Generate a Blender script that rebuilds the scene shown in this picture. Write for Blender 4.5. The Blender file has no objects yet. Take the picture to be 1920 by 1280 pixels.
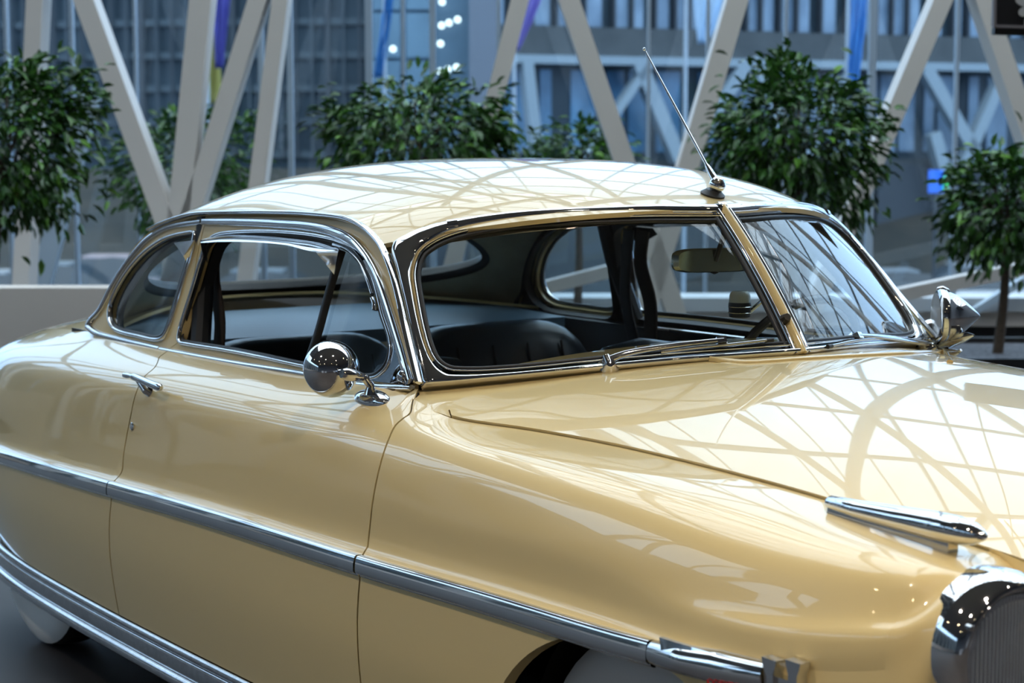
import bpy, bmesh, math, random
import numpy as np
from mathutils import Vector, Matrix
from mathutils.geometry import delaunay_2d_cdt
from mathutils.bvhtree import BVHTree

random.seed(7)
np.random.seed(7)
SC = bpy.context.scene
COL = SC.collection

# ------------------------------------------------------------------ camera
# world axes: x = towards the car's nose, y = towards the car's left side, z up, floor z = 0
FPX = 3522.0
CAM = np.array([3.44, -2.89, 1.57])
YAW, PITCH = math.radians(55.5), math.radians(6.1)
FW = np.array([-math.sin(YAW) * math.cos(PITCH), math.cos(YAW) * math.cos(PITCH), -math.sin(PITCH)])
RT = np.array([math.cos(YAW), math.sin(YAW), 0.0])
UP = np.cross(RT, FW)
cd = bpy.data.cameras.new('camera')
cam = bpy.data.objects.new('camera', cd)
COL.objects.link(cam)
cd.sensor_width = 36.0
cd.lens = FPX / 1920 * 36.0
cd.clip_start, cd.clip_end = 0.05, 400
M = Matrix.Identity(4)
for i in range(3):
    M[i][0], M[i][1], M[i][2], M[i][3] = RT[i], UP[i], -FW[i], CAM[i]
cam.matrix_world = M
cd.dof.use_dof = True
cd.dof.focus_distance = 4.05
cd.dof.aperture_fstop = 5.0
SC.camera = cam

# ------------------------------------------------------------------ world: overcast daylight
W = bpy.data.worlds.new('overcast_sky')
SC.world = W
W.use_nodes = True
nt = W.node_tree
nt.nodes.clear()
wo = nt.nodes.new('ShaderNodeOutputWorld')
bg = nt.nodes.new('ShaderNodeBackground')
tc = nt.nodes.new('ShaderNodeTexCoord')
sx = nt.nodes.new('ShaderNodeSeparateXYZ')
rmp = nt.nodes.new('ShaderNodeValToRGB')
rmp.color_ramp.elements[0].position = 0.0
rmp.color_ramp.elements[0].color = (0.50, 0.66, 0.90, 1)
rmp.color_ramp.elements[1].position = 0.6
rmp.color_ramp.elements[1].color = (1.0, 0.975, 0.94, 1)
_el = rmp.color_ramp.elements.new(0.32)
_el.color = (0.74, 0.87, 1.0, 1)
nt.links.new(tc.outputs['Generated'], sx.inputs[0])
nt.links.new(sx.outputs['Z'], rmp.inputs[0])
nt.links.new(rmp.outputs[0], bg.inputs[0])
bg.inputs[1].default_value = 3.6
nt.links.new(bg.outputs[0], wo.inputs[0])

SC.view_settings.view_transform = 'Standard'
SC.view_settings.look = 'None'
SC.view_settings.gamma = 1.0
SC.view_settings.use_curve_mapping = False
SC.view_settings.exposure = 0.5


# ------------------------------------------------------------------ rays and splines
def ray(u, v):
    d = FW + RT * (u - 960) / FPX - UP * (v - 640) / FPX
    return d / np.linalg.norm(d)


def on_plane(u, v, n, c):
    """point where the sight line through photo pixel (u,v) meets the plane n.p = c"""
    d = ray(u, v)
    n = np.asarray(n, float)
    return CAM + d * ((c - n @ CAM) / (n @ d))


def spline(xs, ys):
    """natural cubic spline through (xs, ys); ys may be (n,k)"""
    xs = np.asarray(xs, float)
    ys = np.asarray(ys, float)
    one = ys.ndim == 1
    if one:
        ys = ys[:, None]
    n = len(xs)
    h = np.diff(xs)
    A = np.zeros((n, n))
    B = np.zeros((n, ys.shape[1]))
    A[0, 0] = A[-1, -1] = 1
    for i in range(1, n - 1):
        A[i, i - 1], A[i, i], A[i, i + 1] = h[i - 1], 2 * (h[i - 1] + h[i]), h[i]
        B[i] = 3 * ((ys[i + 1] - ys[i]) / h[i] - (ys[i] - ys[i - 1]) / h[i - 1])
    c = np.linalg.solve(A, B)
    b = (ys[1:] - ys[:-1]) / h[:, None] - h[:, None] * (2 * c[:-1] + c[1:]) / 3
    d = (c[1:] - c[:-1]) / (3 * h[:, None])

    def f(x):
        x = np.asarray(x, float)
        k = np.clip(np.searchsorted(xs, x) - 1, 0, n - 2)
        t = (x - xs[k])[..., None]
        r = ys[k] + b[k] * t + c[k] * t ** 2 + d[k] * t ** 3
        return r[..., 0] if one else r
    return f


def pchip(xs, ys):
    """monotone-ish hermite through (xs, ys)"""
    xs = np.asarray(xs, float)
    ys = np.asarray(ys, float)
    h = np.diff(xs)
    dl = np.diff(ys) / h
    m = np.zeros(len(xs))
    m[0], m[-1] = dl[0], dl[-1]
    for i in range(1, len(xs) - 1):
        m[i] = 0 if dl[i - 1] * dl[i] <= 0 else 2 * dl[i - 1] * dl[i] / (dl[i - 1] + dl[i])

    def f(x):
        x = np.asarray(x, float)
        k = np.clip(np.searchsorted(xs, x) - 1, 0, len(xs) - 2)
        t = (x - xs[k]) / h[k]
        return ((2 * t**3 - 3 * t**2 + 1) * ys[k] + (t**3 - 2 * t**2 + t) * h[k] * m[k]
                + (-2 * t**3 + 3 * t**2) * ys[k + 1] + (t**3 - t**2) * h[k] * m[k + 1])
    return f


def smooth_line(pts, step, closed=False):
    """centripetal catmull-rom through pts (n,k), resampled about every `step`"""
    P = np.asarray(pts, float)
    n = len(P)
    out = []
    rng = n if closed else n - 1
    for i in range(rng):
        p1, p2 = P[i % n], P[(i + 1) % n]
        p0 = P[(i - 1) % n] if (closed or i > 0) else 2 * p1 - p2
        p3 = P[(i + 2) % n] if (closed or i < n - 2) else 2 * p2 - p1
        t1 = max(np.linalg.norm(p1 - p0) ** .5, 1e-6)
        t2 = t1 + max(np.linalg.norm(p2 - p1) ** .5, 1e-6)
        t3 = t2 + max(np.linalg.norm(p3 - p2) ** .5, 1e-6)
        m = max(1, int(math.ceil(np.linalg.norm(p2 - p1) / step)))
        for k in range(m):
            t = t1 + (t2 - t1) * k / m
            a1 = (t1 - t) / t1 * p0 + t / t1 * p1
            a2 = (t2 - t) / (t2 - t1) * p1 + (t - t1) / (t2 - t1) * p2
            a3 = (t3 - t) / (t3 - t2) * p2 + (t - t2) / (t3 - t2) * p3
            b1 = (t2 - t) / t2 * a1 + t / t2 * a2
            b2 = (t3 - t) / (t3 - t1) * a2 + (t - t1) / (t3 - t1) * a3
            out.append((t2 - t) / (t2 - t1) * b1 + (t - t1) / (t2 - t1) * b2)
    if not closed:
        out.append(P[-1])
    return np.array(out)


def resample(P, n, closed=False):
    P = np.asarray(P, float)
    if closed:
        P = np.vstack([P, P[:1]])
    s = np.r_[0, np.cumsum(np.linalg.norm(np.diff(P, axis=0), axis=1))]
    t = np.linspace(0, s[-1], n + 1)[:-1] if closed else np.linspace(0, s[-1], n)
    return np.stack([np.interp(t, s, P[:, k]) for k in range(P.shape[1])], 1)


# ------------------------------------------------------------------ materials
MATS = {}


def mat(name, base=(.8, .8, .8), rough=.5, metal=0., coat=0., coat_rough=.03, spec=.5, noise=None, bump=None,
        emis=None, emis_s=0., sheen=0., trans=0.):
    if name in MATS:
        return MATS[name]
    m = bpy.data.materials.new(name)
    m.use_nodes = True
    t = m.node_tree
    b = t.nodes['Principled BSDF']
    b.inputs['Base Color'].default_value = (*base, 1)
    b.inputs['Roughness'].default_value = rough
    b.inputs['Metallic'].default_value = metal
    b.inputs['Coat Weight'].default_value = coat
    b.inputs['Coat Roughness'].default_value = coat_rough
    b.inputs['Specular IOR Level'].default_value = spec
    b.inputs['Sheen Weight'].default_value = sheen
    b.inputs['Transmission Weight'].default_value = trans
    if emis:
        b.inputs['Emission Color'].default_value = (*emis, 1)
        b.inputs['Emission Strength'].default_value = emis_s
    if noise or bump:
        tcn = t.nodes.new('ShaderNodeTexCoord')
        nz = t.nodes.new('ShaderNodeTexNoise')
        nz.inputs['Scale'].default_value = (noise or bump)[0]
        nz.inputs['Detail'].default_value = 5
        t.links.new(tcn.outputs['Object'], nz.inputs['Vector'])
        if noise:
            mx = t.nodes.new('ShaderNodeMix')
            mx.data_type = 'RGBA'
            mx.inputs['A'].default_value = (*base, 1)
            mx.inputs['B'].default_value = (*noise[1], 1)
            cr = t.nodes.new('ShaderNodeMapRange')
            cr.inputs['From Min'].default_value = .35
            cr.inputs['From Max'].default_value = .65
            t.links.new(nz.outputs['Fac'], cr.inputs['Value'])
            t.links.new(cr.outputs[0], mx.inputs['Factor'])
            t.links.new(mx.outputs['Result'], b.inputs['Base Color'])
        if bump:
            bp = t.nodes.new('ShaderNodeBump')
            bp.inputs['Strength'].default_value = bump[1]
            bp.inputs['Distance'].default_value = bump[2]
            if noise:
                nz = t.nodes.new('ShaderNodeTexNoise')
                nz.inputs['Scale'].default_value = bump[0]
                t.links.new(tcn.outputs['Object'], nz.inputs['Vector'])
            t.links.new(nz.outputs['Fac'], bp.inputs['Height'])
            t.links.new(bp.outputs[0], b.inputs['Normal'])
    MATS[name] = m
    return m


def glass_mat(name, tint=(1, 1, 1), refl=1.0, ior=1.5):
    """thin pane: clear with fresnel reflection (both faces of a pane)"""
    if name in MATS:
        return MATS[name]
    m = bpy.data.materials.new(name)
    m.use_nodes = True
    t = m.node_tree
    t.nodes.clear()
    o = t.nodes.new('ShaderNodeOutputMaterial')
    mx = t.nodes.new('ShaderNodeMixShader')
    tr = t.nodes.new('ShaderNodeBsdfTransparent')
    gl = t.nodes.new('ShaderNodeBsdfGlossy')
    fr = t.nodes.new('ShaderNodeFresnel')
    mu = t.nodes.new('ShaderNodeMath')
    mu.operation = 'MULTIPLY'
    mu.inputs[1].default_value = refl
    mu.use_clamp = True
    ge = t.nodes.new('ShaderNodeNewGeometry')
    io = t.nodes.new('ShaderNodeMath')
    io.operation = 'MULTIPLY_ADD'
    io.inputs[1].default_value = 1 / ior - ior
    io.inputs[2].default_value = ior
    t.links.new(ge.outputs['Backfacing'], io.inputs[0])
    t.links.new(io.outputs[0], fr.inputs['IOR'])
    tr.inputs[0].default_value = (*tint, 1)
    gl.inputs['Roughness'].default_value = 0.0
    t.links.new(fr.outputs[0], mu.inputs[0])
    t.links.new(mu.outputs[0], mx.inputs[0])
    t.links.new(tr.outputs[0], mx.inputs[1])
    t.links.new(gl.outputs[0], mx.inputs[2])
    t.links.new(mx.outputs[0], o.inputs[0])
    MATS[name] = m
    return m


PAINT = mat('cream_paint', (.75, .575, .268), rough=.32, coat=1.0, coat_rough=.015, spec=.4)
CHROME = mat('chrome', (.70, .71, .73), rough=.045, metal=1.0)
CHROME_W = mat('worn_chrome', (.60, .61, .63), rough=.12, metal=1.0, noise=(60, (.50, .50, .52)))
RUBBER = mat('black_rubber', (.012, .012, .013), rough=.45)
GAP = mat('shadow_gap', (.008, .007, .006), rough=.9)
CABIN = mat('charcoal_trim', (.018, .021, .026), rough=.55)
LEATHER = mat('blue_black_leather', (.04, .056, .078), rough=.30, bump=(220, .15, .002))
LINER = mat('olive_headliner', (.42, .345, .22), rough=.85, noise=(9, (.33, .27, .17)))
BELTM = mat('brown_webbing', (.06, .045, .035), rough=.8)
WSGLASS = glass_mat('windshield_glass', (.86, .93, .95), 1.5)
SGLASS = glass_mat('side_glass', (.88, .93, .95), 1.3)


# ------------------------------------------------------------------ objects
def obj(name, me, m=None, parent=None, label=None):
    o = bpy.data.objects.new(name, me)
    COL.objects.link(o)
    if m is not None:
        me.materials.append(m)
    if parent is not None:
        o.parent = parent
    if label:
        o['label'] = label
    return o


def empty(name, loc=(0, 0, 0), rz=0.):
    o = bpy.data.objects.new(name, None)
    COL.objects.link(o)
    o.location = loc
    o.rotation_euler.z = rz
    return o


def tag(o, label=None, cat=None, group=None, kind=None):
    if label:
        o['label'] = label
    if cat:
        o['category'] = cat
    if group:
        o['group'] = group
    if kind:
        o['kind'] = kind
    return o


def mesh(name, V, F, smooth=True, normals=None, sharp=None):
    me = bpy.data.meshes.new(name)
    me.from_pydata([tuple(map(float, v)) for v in V], [], [tuple(map(int, f)) for f in F])
    me.update()
    if smooth:
        me.polygons.foreach_set('use_smooth', [True] * len(me.polygons))
    if normals is not None:
        me.normals_split_custom_set_from_vertices([tuple(map(float, n)) for n in normals])
    elif sharp is not None:
        me.set_sharp_from_angle(angle=math.radians(sharp))
    return me


class MB:
    """collects simple shapes into one mesh"""

    def __init__(s):
        s.V, s.F = [], []

    def add(s, V, F):
        o = len(s.V)
        s.V += [tuple(map(float, v)) for v in V]
        s.F += [tuple(i + o for i in f) for f in F]
        return s

    def box(s, c, d, R=None):
        c = np.asarray(c, float)
        V = []
        for i in (-.5, .5):
            for j in (-.5, .5):
                for k in (-.5, .5):
                    p = np.array([i * d[0], j * d[1], k * d[2]])
                    V.append(c + (R @ p if R is not None else p))
        return s.add(V, [(0, 1, 3, 2), (4, 6, 7, 5), (0, 4, 5, 1), (2, 3, 7, 6), (0, 2, 6, 4), (1, 5, 7, 3)])

    def beam(s, a, b, w, h, up=(0, 0, 1), up2=None):
        """rectangular bar from a to b; w across, h along up"""
        a, b = np.asarray(a, float), np.asarray(b, float)
        t = (b - a) / np.linalg.norm(b - a)
        x = np.cross(t, up)
        if np.linalg.norm(x) < 1e-6:
            x = np.cross(t, (0, 1, 0))
        x /= np.linalg.norm(x)
        y = np.cross(x, t)
        V = [p + x * i * w / 2 + y * j * h / 2 for p in (a, b) for i, j in ((-1, -1), (1, -1), (1, 1), (-1, 1))]
        return s.add(V, [(0, 1, 2, 3), (7, 6, 5, 4), (0, 4, 5, 1), (1, 5, 6, 2), (2, 6, 7, 3), (3, 7, 4, 0)])

    def tube(s, pts, r, n=8, closed=False, cap=True):
        P = np.asarray(pts, float)
        N = len(P)
        r = np.broadcast_to(np.asarray(r, float), (N,))
        T = np.gradient(P, axis=0) if not closed else np.roll(P, -1, 0) - np.roll(P, 1, 0)
        T /= np.linalg.norm(T, axis=1)[:, None] + 1e-12
        ref = np.array([0, 0, 1.]) if abs(T[0][2]) < .9 else np.array([1., 0, 0])
        x = np.cross(T[0], ref)
        x /= np.linalg.norm(x)
        V, F = [], []
        for i in range(N):
            x = x - T[i] * (x @ T[i])
            x /= np.linalg.norm(x)
            y = np.cross(T[i], x)
            for k in range(n):
                a = 2 * math.pi * k / n
                V.append(P[i] + r[i] * (math.cos(a) * x + math.sin(a) * y))
        for i in range(N if closed else N - 1):
            j = (i + 1) % N
            for k in range(n):
                l = (k + 1) % n
                F.append((i * n + k, i * n + l, j * n + l, j * n + k))
        if cap and not closed:
            F.append(tuple(range(n - 1, -1, -1)))
            F.append(tuple((N - 1) * n + k for k in range(n)))
        return s.add(V, F)

    def lathe(s, prof, org, axis, n=28, cap=True):
        """prof = [(distance along axis, radius)]"""
        org = np.asarray(org, float)
        a = np.asarray(axis, float)
        a /= np.linalg.norm(a)
        ref = np.array([0, 0, 1.]) if abs(a[2]) < .9 else np.array([1., 0, 0])
        x = np.cross(a, ref)
        x /= np.linalg.norm(x)
        y = np.cross(a, x)
        V, F = [], []
        for d, r in prof:
            for k in range(n):
                t = 2 * math.pi * k / n
                V.append(org + a * d + r * (math.cos(t) * x + math.sin(t) * y))
        for i in range(len(prof) - 1):
            for k in range(n):
                l = (k + 1) % n
                F.append((i * n + k, i * n + l, (i + 1) * n + l, (i + 1) * n + k))
        if cap and prof[0][1] > 1e-5:
            F.append(tuple(range(n - 1, -1, -1)))
        if cap and prof[-1][1] > 1e-5:
            F.append(tuple((len(prof) - 1) * n + k for k in range(n)))
        return s.add(V, F)

    def loft(s, rings, closed=True, cap=True):
        n = len(rings[0])
        V = [p for r in rings for p in r]
        F = []
        for i in range(len(rings) - 1):
            for k in range(n if closed else n - 1):
                l = (k + 1) % n
                F.append((i * n + k, i * n + l, (i + 1) * n + l, (i + 1) * n + k))
        if cap and closed:
            F.append(tuple(range(n - 1, -1, -1)))
            F.append(tuple((len(rings) - 1) * n + k for k in range(n)))
        return s.add(V, F)

    def mirror_y(s):
        m = MB()
        m.V = [(x, -y, z) for x, y, z in s.V]
        m.F = [tuple(reversed(f)) for f in s.F]
        return m

    def build(s, name, m, parent=None, label=None, sharp=35, smooth=True):
        me = mesh(name, s.V, s.F, smooth=smooth, sharp=sharp if smooth else None)
        bm = bmesh.new()
        bm.from_mesh(me)
        bmesh.ops.remove_doubles(bm, verts=bm.verts, dist=1e-6)
        bmesh.ops.recalc_face_normals(bm, faces=bm.faces)
        bm.to_mesh(me)
        bm.free()
        if smooth:
            me.polygons.foreach_set('use_smooth', [True] * len(me.polygons))
            me.set_sharp_from_angle(angle=math.radians(sharp))
        return obj(name, me, m, parent, label)


def in_poly(P, poly):
    P = np.asarray(P, float)
    poly = np.asarray(poly, float)
    x, y = P[:, 0], P[:, 1]
    r = np.zeros(len(P), bool)
    a = poly
    b = np.roll(poly, -1, 0)
    for (x1, y1), (x2, y2) in zip(a, b):
        c = (y1 > y) != (y2 > y)
        if y1 != y2:
            r ^= c & (x < (x2 - x1) * (y - y1) / (y2 - y1) + x1)
    return r


def seg_dist(P, poly):
    a = np.asarray(poly, float)
    b = np.roll(a, -1, 0)
    d = np.full(len(P), 1e9)
    for p, q in zip(a, b):
        v = q - p
        L = v @ v
        t = np.clip(((P - p) @ v) / L, 0, 1) if L > 0 else np.zeros(len(P))
        d = np.minimum(d, np.linalg.norm(P - (p + t[:, None] * v), axis=1))
    return d


class Surf:
    """a smooth surface fn(u, v) -> (...,3) on the car's right side (y < 0)"""

    def __init__(s, fn, u0, u1, v0, v1, nu=160, nv=60, sv=1.0, flip=1):
        s.fn, s.dom, s.sv, s.flip = fn, (u0, u1, v0, v1), sv, flip
        uu = np.linspace(u0, u1, nu + 1)
        vv = np.linspace(v0, v1, nv + 1)
        G = fn(*np.meshgrid(uu, vv, indexing='ij'))
        s.uu, s.vv, s.nv = uu, vv, nv
        idx = lambda i, j: i * (nv + 1) + j
        F = [(idx(i, j), idx(i + 1, j), idx(i + 1, j + 1), idx(i, j + 1)) for i in range(nu) for j in range(nv)]
        s.G = G.reshape(-1, 3)
        s.F = F
        s.bvh = BVHTree.FromPolygons([Vector(p) for p in s.G], F)

    def P(s, u, v):
        return s.fn(np.asarray(u, float), np.asarray(v, float))

    def N(s, u, v):
        e = 2e-4
        u, v = np.asarray(u, float), np.asarray(v, float)
        ev = e / s.sv
        n = np.cross(s.P(u + e, v) - s.P(u - e, v), s.P(u, v + ev) - s.P(u, v - ev))
        n /= np.linalg.norm(n, axis=-1)[..., None] + 1e-12
        return n * s.flip

    def pick(s, px, py):
        d = ray(px, py)
        loc, nn, i, dist = s.bvh.ray_cast(Vector(CAM), Vector(d))
        if i is None:
            loc, nn, i, dist = s.bvh.find_nearest(Vector(CAM + d * 4.2))
        a, b = divmod(i, s.nv)
        q = np.array([(s.uu[a] + s.uu[a + 1]) / 2, (s.vv[b] + s.vv[b + 1]) / 2])
        e1 = np.cross(d, (0, 0, 1.))
        e1 /= np.linalg.norm(e1)
        e2 = np.cross(d, e1)
        q0 = q.copy()
        for _ in range(12):
            p = s.P(q[0], q[1]) - CAM
            r = np.array([p @ e1, p @ e2])
            e = 1e-5
            ju = (s.P(q[0] + e, q[1]) - s.P(q[0] - e, q[1])) / (2 * e)
            jv = (s.P(q[0], q[1] + e) - s.P(q[0], q[1] - e)) / (2 * e)
            J = np.array([[ju @ e1, jv @ e1], [ju @ e2, jv @ e2]])
            if abs(np.linalg.det(J)) < 1e-9:
                break
            st = np.linalg.solve(J, r)
            q = q - np.clip(st, -.1, .1)
        if not np.all(np.isfinite(q)) or np.abs(q - q0).max() > .25:
            q = q0
        return q

    def trace(s, pix, step=6, closed=False):
        """photo pixels -> (u,v) polyline on the surface"""
        L = smooth_line(pix, step, closed)
        return np.array([s.pick(*p) for p in L])


def mir(P):
    return np.asarray(P) * np.array([1, -1, 1])


def panel(name, surf, outline, holes=(), step=.03, thick=.012, off=0., m=PAINT, parent=None, both=True, label=None,
          flange_mat=None, clip=None):
    """sheet cut from surf along outline (u,v) with holes and a turned-in edge; mirrored copy for the other side"""
    S = np.array([1.0, surf.sv])
    O = np.asarray(outline, float) * S
    H = [np.asarray(h, float) * S for h in holes]

    def clean(p):
        keep = [0]
        for i in range(1, len(p)):
            if np.linalg.norm(p[i] - p[keep[-1]]) > 1.5e-3:
                keep.append(i)
        if np.linalg.norm(p[keep[-1]] - p[0]) < 1.5e-3 and len(keep) > 3:
            keep.pop()
        return p[keep]
    loops = [clean(O)] + [clean(h) for h in H]
    lo, hi = loops[0].min(0), loops[0].max(0)
    gx, gy = np.meshgrid(np.arange(lo[0], hi[0], step), np.arange(lo[1], hi[1], step), indexing='ij')
    G = np.stack([gx.ravel(), gy.ravel()], 1)
    ok = in_poly(G, loops[0]) & (seg_dist(G, loops[0]) > step * .45)
    for h in loops[1:]:
        ok &= ~in_poly(G, h) & (seg_dist(G, h) > step * .45)
    G = G[ok]
    verts = np.vstack(loops + [G])
    edges, o = [], 0
    for l in loops:
        n = len(l)
        edges += [(o + i, o + (i + 1) % n) for i in range(n)]
        o += n
    r = delaunay_2d_cdt([Vector(p) for p in verts], edges, [], 0, 1e-7)
    V2 = np.array([tuple(p) for p in r[0]])
    T = np.array([f for f in r[2]])
    c = V2[T].mean(1)
    keep = in_poly(c, loops[0])
    for h in loops[1:]:
        keep &= ~in_poly(c, h)
    T = T[keep]
    uv = V2 / S
    P3 = surf.P(uv[:, 0], uv[:, 1])
    N3 = surf.N(uv[:, 0], uv[:, 1])
    P3 = P3 + N3 * off
    # orient
    a, b, cc = P3[T[:, 0]], P3[T[:, 1]], P3[T[:, 2]]
    fl = (np.cross(b - a, cc - a) * N3[T[:, 0]]).sum(1) < 0
    T[fl] = T[fl][:, ::-1]
    F = [tuple(t) for t in T]
    V = list(P3)
    NN = list(N3)
    if thick:
        ec = {}
        for t in F:
            for i in range(3):
                e = (t[i], t[(i + 1) % 3])
                ec[e] = 1
        bd = [e for e in ec if (e[1], e[0]) not in ec]
        mp = {}
        n0 = len(V)
        for e in bd:
            for i in e:
                if i not in mp:
                    mp[i] = n0 + 2 * len(mp)
        for i, k in mp.items():
            V += [P3[i], P3[i] - N3[i] * thick]
            NN += [None, None]
        # edge-wall normals
        acc = {i: np.zeros(3) for i in mp}
        for i, j in bd:
            d = P3[j] - P3[i]
            nrm = np.cross(d, N3[i])
            nrm /= np.linalg.norm(nrm) + 1e-12
            acc[i] += nrm
            acc[j] += nrm
            F.append((mp[i], mp[i] + 1, mp[j] + 1, mp[j]))
        for i, k in mp.items():
            n = acc[i] / (np.linalg.norm(acc[i]) + 1e-12)
            NN[k] = NN[k + 1] = n
    V, NN = np.array(V), np.array(NN)
    res = []
    for sgn in ((1, -1) if both else (1,)):
        if sgn == 1:
            me = mesh(name, V, F, normals=NN)
        else:
            me = mesh(name, mir(V), [tuple(reversed(f)) for f in F], normals=mir(NN))
        res.append(obj(name, me, m, parent, label))
    return res


PROF_ROUND = [(-.5, -.25), (-.5, 0), (-.47, .34), (-.38, .66), (-.22, .9), (0, 1.), (.22, .9), (.38, .66), (.47, .34), (.5, 0), (.5, -.25)]
PROF_FLAT = [(-.5, -.3), (-.5, .5), (-.44, .85), (-.3, 1.), (0, 1.06), (.3, 1.), (.44, .85), (.5, .5), (.5, -.3)]


def ribbon(name, pts, nrm, w, h, prof=PROF_ROUND, m=CHROME, parent=None, closed=False, both=True, label=None, shift=0.):
    """moulding swept along pts with surface normals nrm"""
    P = np.asarray(pts, float)
    Nn = np.asarray(nrm, float)
    n = len(P)
    T = (np.roll(P, -1, 0) - np.roll(P, 1, 0)) if closed else np.gradient(P, axis=0)
    T /= np.linalg.norm(T, axis=1)[:, None] + 1e-12
    B = np.cross(Nn, T)
    B /= np.linalg.norm(B, axis=1)[:, None] + 1e-12
    Nn = np.cross(T, B)
    w = np.broadcast_to(np.asarray(w, float), (n,))
    h = np.broadcast_to(np.asarray(h, float), (n,))
    rings = []
    for i in range(n):
        rings.append([P[i] + B[i] * (a * w[i] + shift) + Nn[i] * b * h[i] for a, b in prof])
    mb = MB()
    if closed:
        rings.append(rings[0])
    mb.loft(rings, closed=True, cap=not closed)
    r = [mb.build(name, m, parent, label, sharp=50)]
    if both:
        r.append(mb.mirror_y().build(name, m, parent, label, sharp=50))
    return r


def band(name, A, B, nrm, h, m=CHROME, parent=None, closed=False, both=True, K=8, label=None, base=0., back=.01, prof=None):
    """strip between two edge polylines, bulged by h along the normals"""
    n = len(A)
    rings = []
    for i in range(n):
        ring = [A[i] - nrm[i] * back]
        for k in range(K + 1):
            t = k / K
            bz = base + h * (math.sin(math.pi * t) ** .32 if prof is None else prof(t))
            ring.append(A[i] * (1 - t) + B[i] * t + nrm[i] * bz)
        ring.append(B[i] - nrm[i] * back)
        rings.append(ring)
    mb = MB()
    if closed:
        rings.append(rings[0])
    mb.loft(rings, closed=True, cap=not closed)
    r = [mb.build(name, m, parent, label, sharp=55)]
    if both:
        r.append(mb.mirror_y().build(name, m, parent, label, sharp=55))
    return r


# ------------------------------------------------------------------ the hall (axes: r = rightwards, f = away from the viewer)
FH = np.array([-math.sin(YAW), math.cos(YAW), 0.])
C0 = np.array([CAM[0], CAM[1], 0.])
ROT = np.array([[RT[0], FH[0], 0], [RT[1], FH[1], 0], [0, 0, 1.]])


def H(r, f, z):
    return C0 + RT * r + FH * f + np.array([0, 0, z])


def bgp(u, v, D):
    """point on the sight line at depth D"""
    d = ray(u, v)
    return CAM + d * (D / (d @ FH))


HALLP = mat('warm_white_steel', (.66, .62, .585), rough=.5)
HALLW = mat('beige_plaster', (.80, .715, .645), rough=.7)
FLOORM = mat('dark_floor', (.020, .018, .019), rough=.55, noise=(3, (.028, .025, .026)))
GREYW = mat('grey_wall', (.17, .17, .18), rough=.8)
DARKC = mat('dark_ceiling', (.36, .35, .35), rough=.8)
MULL = mat('grey_aluminium', (.30, .37, .45), rough=.4)
PANE = glass_mat('facade_glass', (.62, .71, .78), 1.0)
ROOFG = glass_mat('roof_glass', (.80, .88, .94), 1.0)


def structure(o, label=None):
    o['kind'] = 'structure'
    if label:
        o['label'] = label
    return o


def slab(name, r0, r1, f0, f1, z0, z1, m, parent=None):
    mb = MB()
    V = [H(r, f, z) for r in (r0, r1) for f in (f0, f1) for z in (z0, z1)]
    mb.add(V, [(0, 1, 3, 2), (4, 6, 7, 5), (0, 4, 5, 1), (2, 3, 7, 6), (0, 2, 6, 4), (1, 5, 7, 3)])
    return mb.build(name, m, parent, smooth=False)


GD = 12.8      # glass plane
BD = 11.2      # plane of the slanting braces
R0, R1 = -13., 13.
ZT = 8.2
structure(slab('floor', R0, R1, -10, GD, -.1, 0, FLOORM), 'dark polished showroom floor')
# glazed front wall: braces, mullions and panes
WF = structure(empty('wall_front'), 'glazed front wall with slanting steel braces')
braces = [  # top pixel, bottom pixel, width px
    ((73, 0), (46, 545), 30), ((163, 0), (317, 420), 36), ((381, 0), (338, 430), 40), ((487, 0), (362, 400), 33), ((529, 0), (470, 470), 29),
    ((975, 0), (868, 420), 32), ((1066, 0), (1196, 380), 36), ((1380, 0), (1262, 400), 38), ((1762, 0), (1560, 480), 33), ((1838, 0), (1940, 300), 32)]
for (a, b, w) in braces:
    A, B = bgp(*a, BD), bgp(*b, BD)
    t = (A - B) / np.linalg.norm(A - B)
    k = (ZT - A[2]) / t[2]
    A = A + t * k
    B = B - t * max(0, (B[2] - .02) / t[2])
    MB().beam(A, B, w / FPX * BD, .22, up=FH).build('brace', HALLP, WF, smooth=False)
# more braces to both sides, beyond the picture
for r in (-12.2, -9.4, -6.6, 5.6, 10.2):
    for s in (-1, 1):
        MB().beam(H(r, BD, .02), H(r + s * 1.5, BD, ZT), .13, .2, up=FH).build('brace', HALLP, WF, smooth=False)
mr = []
for px, w in ((18, 6), (140, 6), (258, 5), (492, 9), (546, 10), (693, 13), (757, 6), (812, 11), (935, 7), (1215, 6), (1325, 6), (1470, 6), (1632, 13), (1790, 6)):
    p = bgp(px, 262, GD)
    r = (p - C0) @ RT
    mr.append(r)
    MB().beam(H(r, GD, 0), H(r, GD, ZT), w / FPX * GD, .07, up=FH).build('mullion', MULL, WF, smooth=False)
for r in list(np.arange(R0, mr[0] - .8, 1.6)) + list(np.arange(mr[-1] + 1.2, R1, 1.6)):
    mr.append(r)
    MB().beam(H(r, GD, 0), H(r, GD, ZT), .05, .07, up=FH).build('mullion', MULL, WF, smooth=False)
mr = sorted(mr) + [R1]
for a, b in zip(mr[:-1], mr[1:]):
    slab('glass_pane', a + .01, b - .01, GD - .006, GD + .006, .02, ZT, PANE, WF)
for z in (.0, 3.6, 5.2, 6.7, ZT):
    MB().beam(H(R0, GD, z), H(R1, GD, z), .06, .10).build('transom', MULL, WF, smooth=False)
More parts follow.
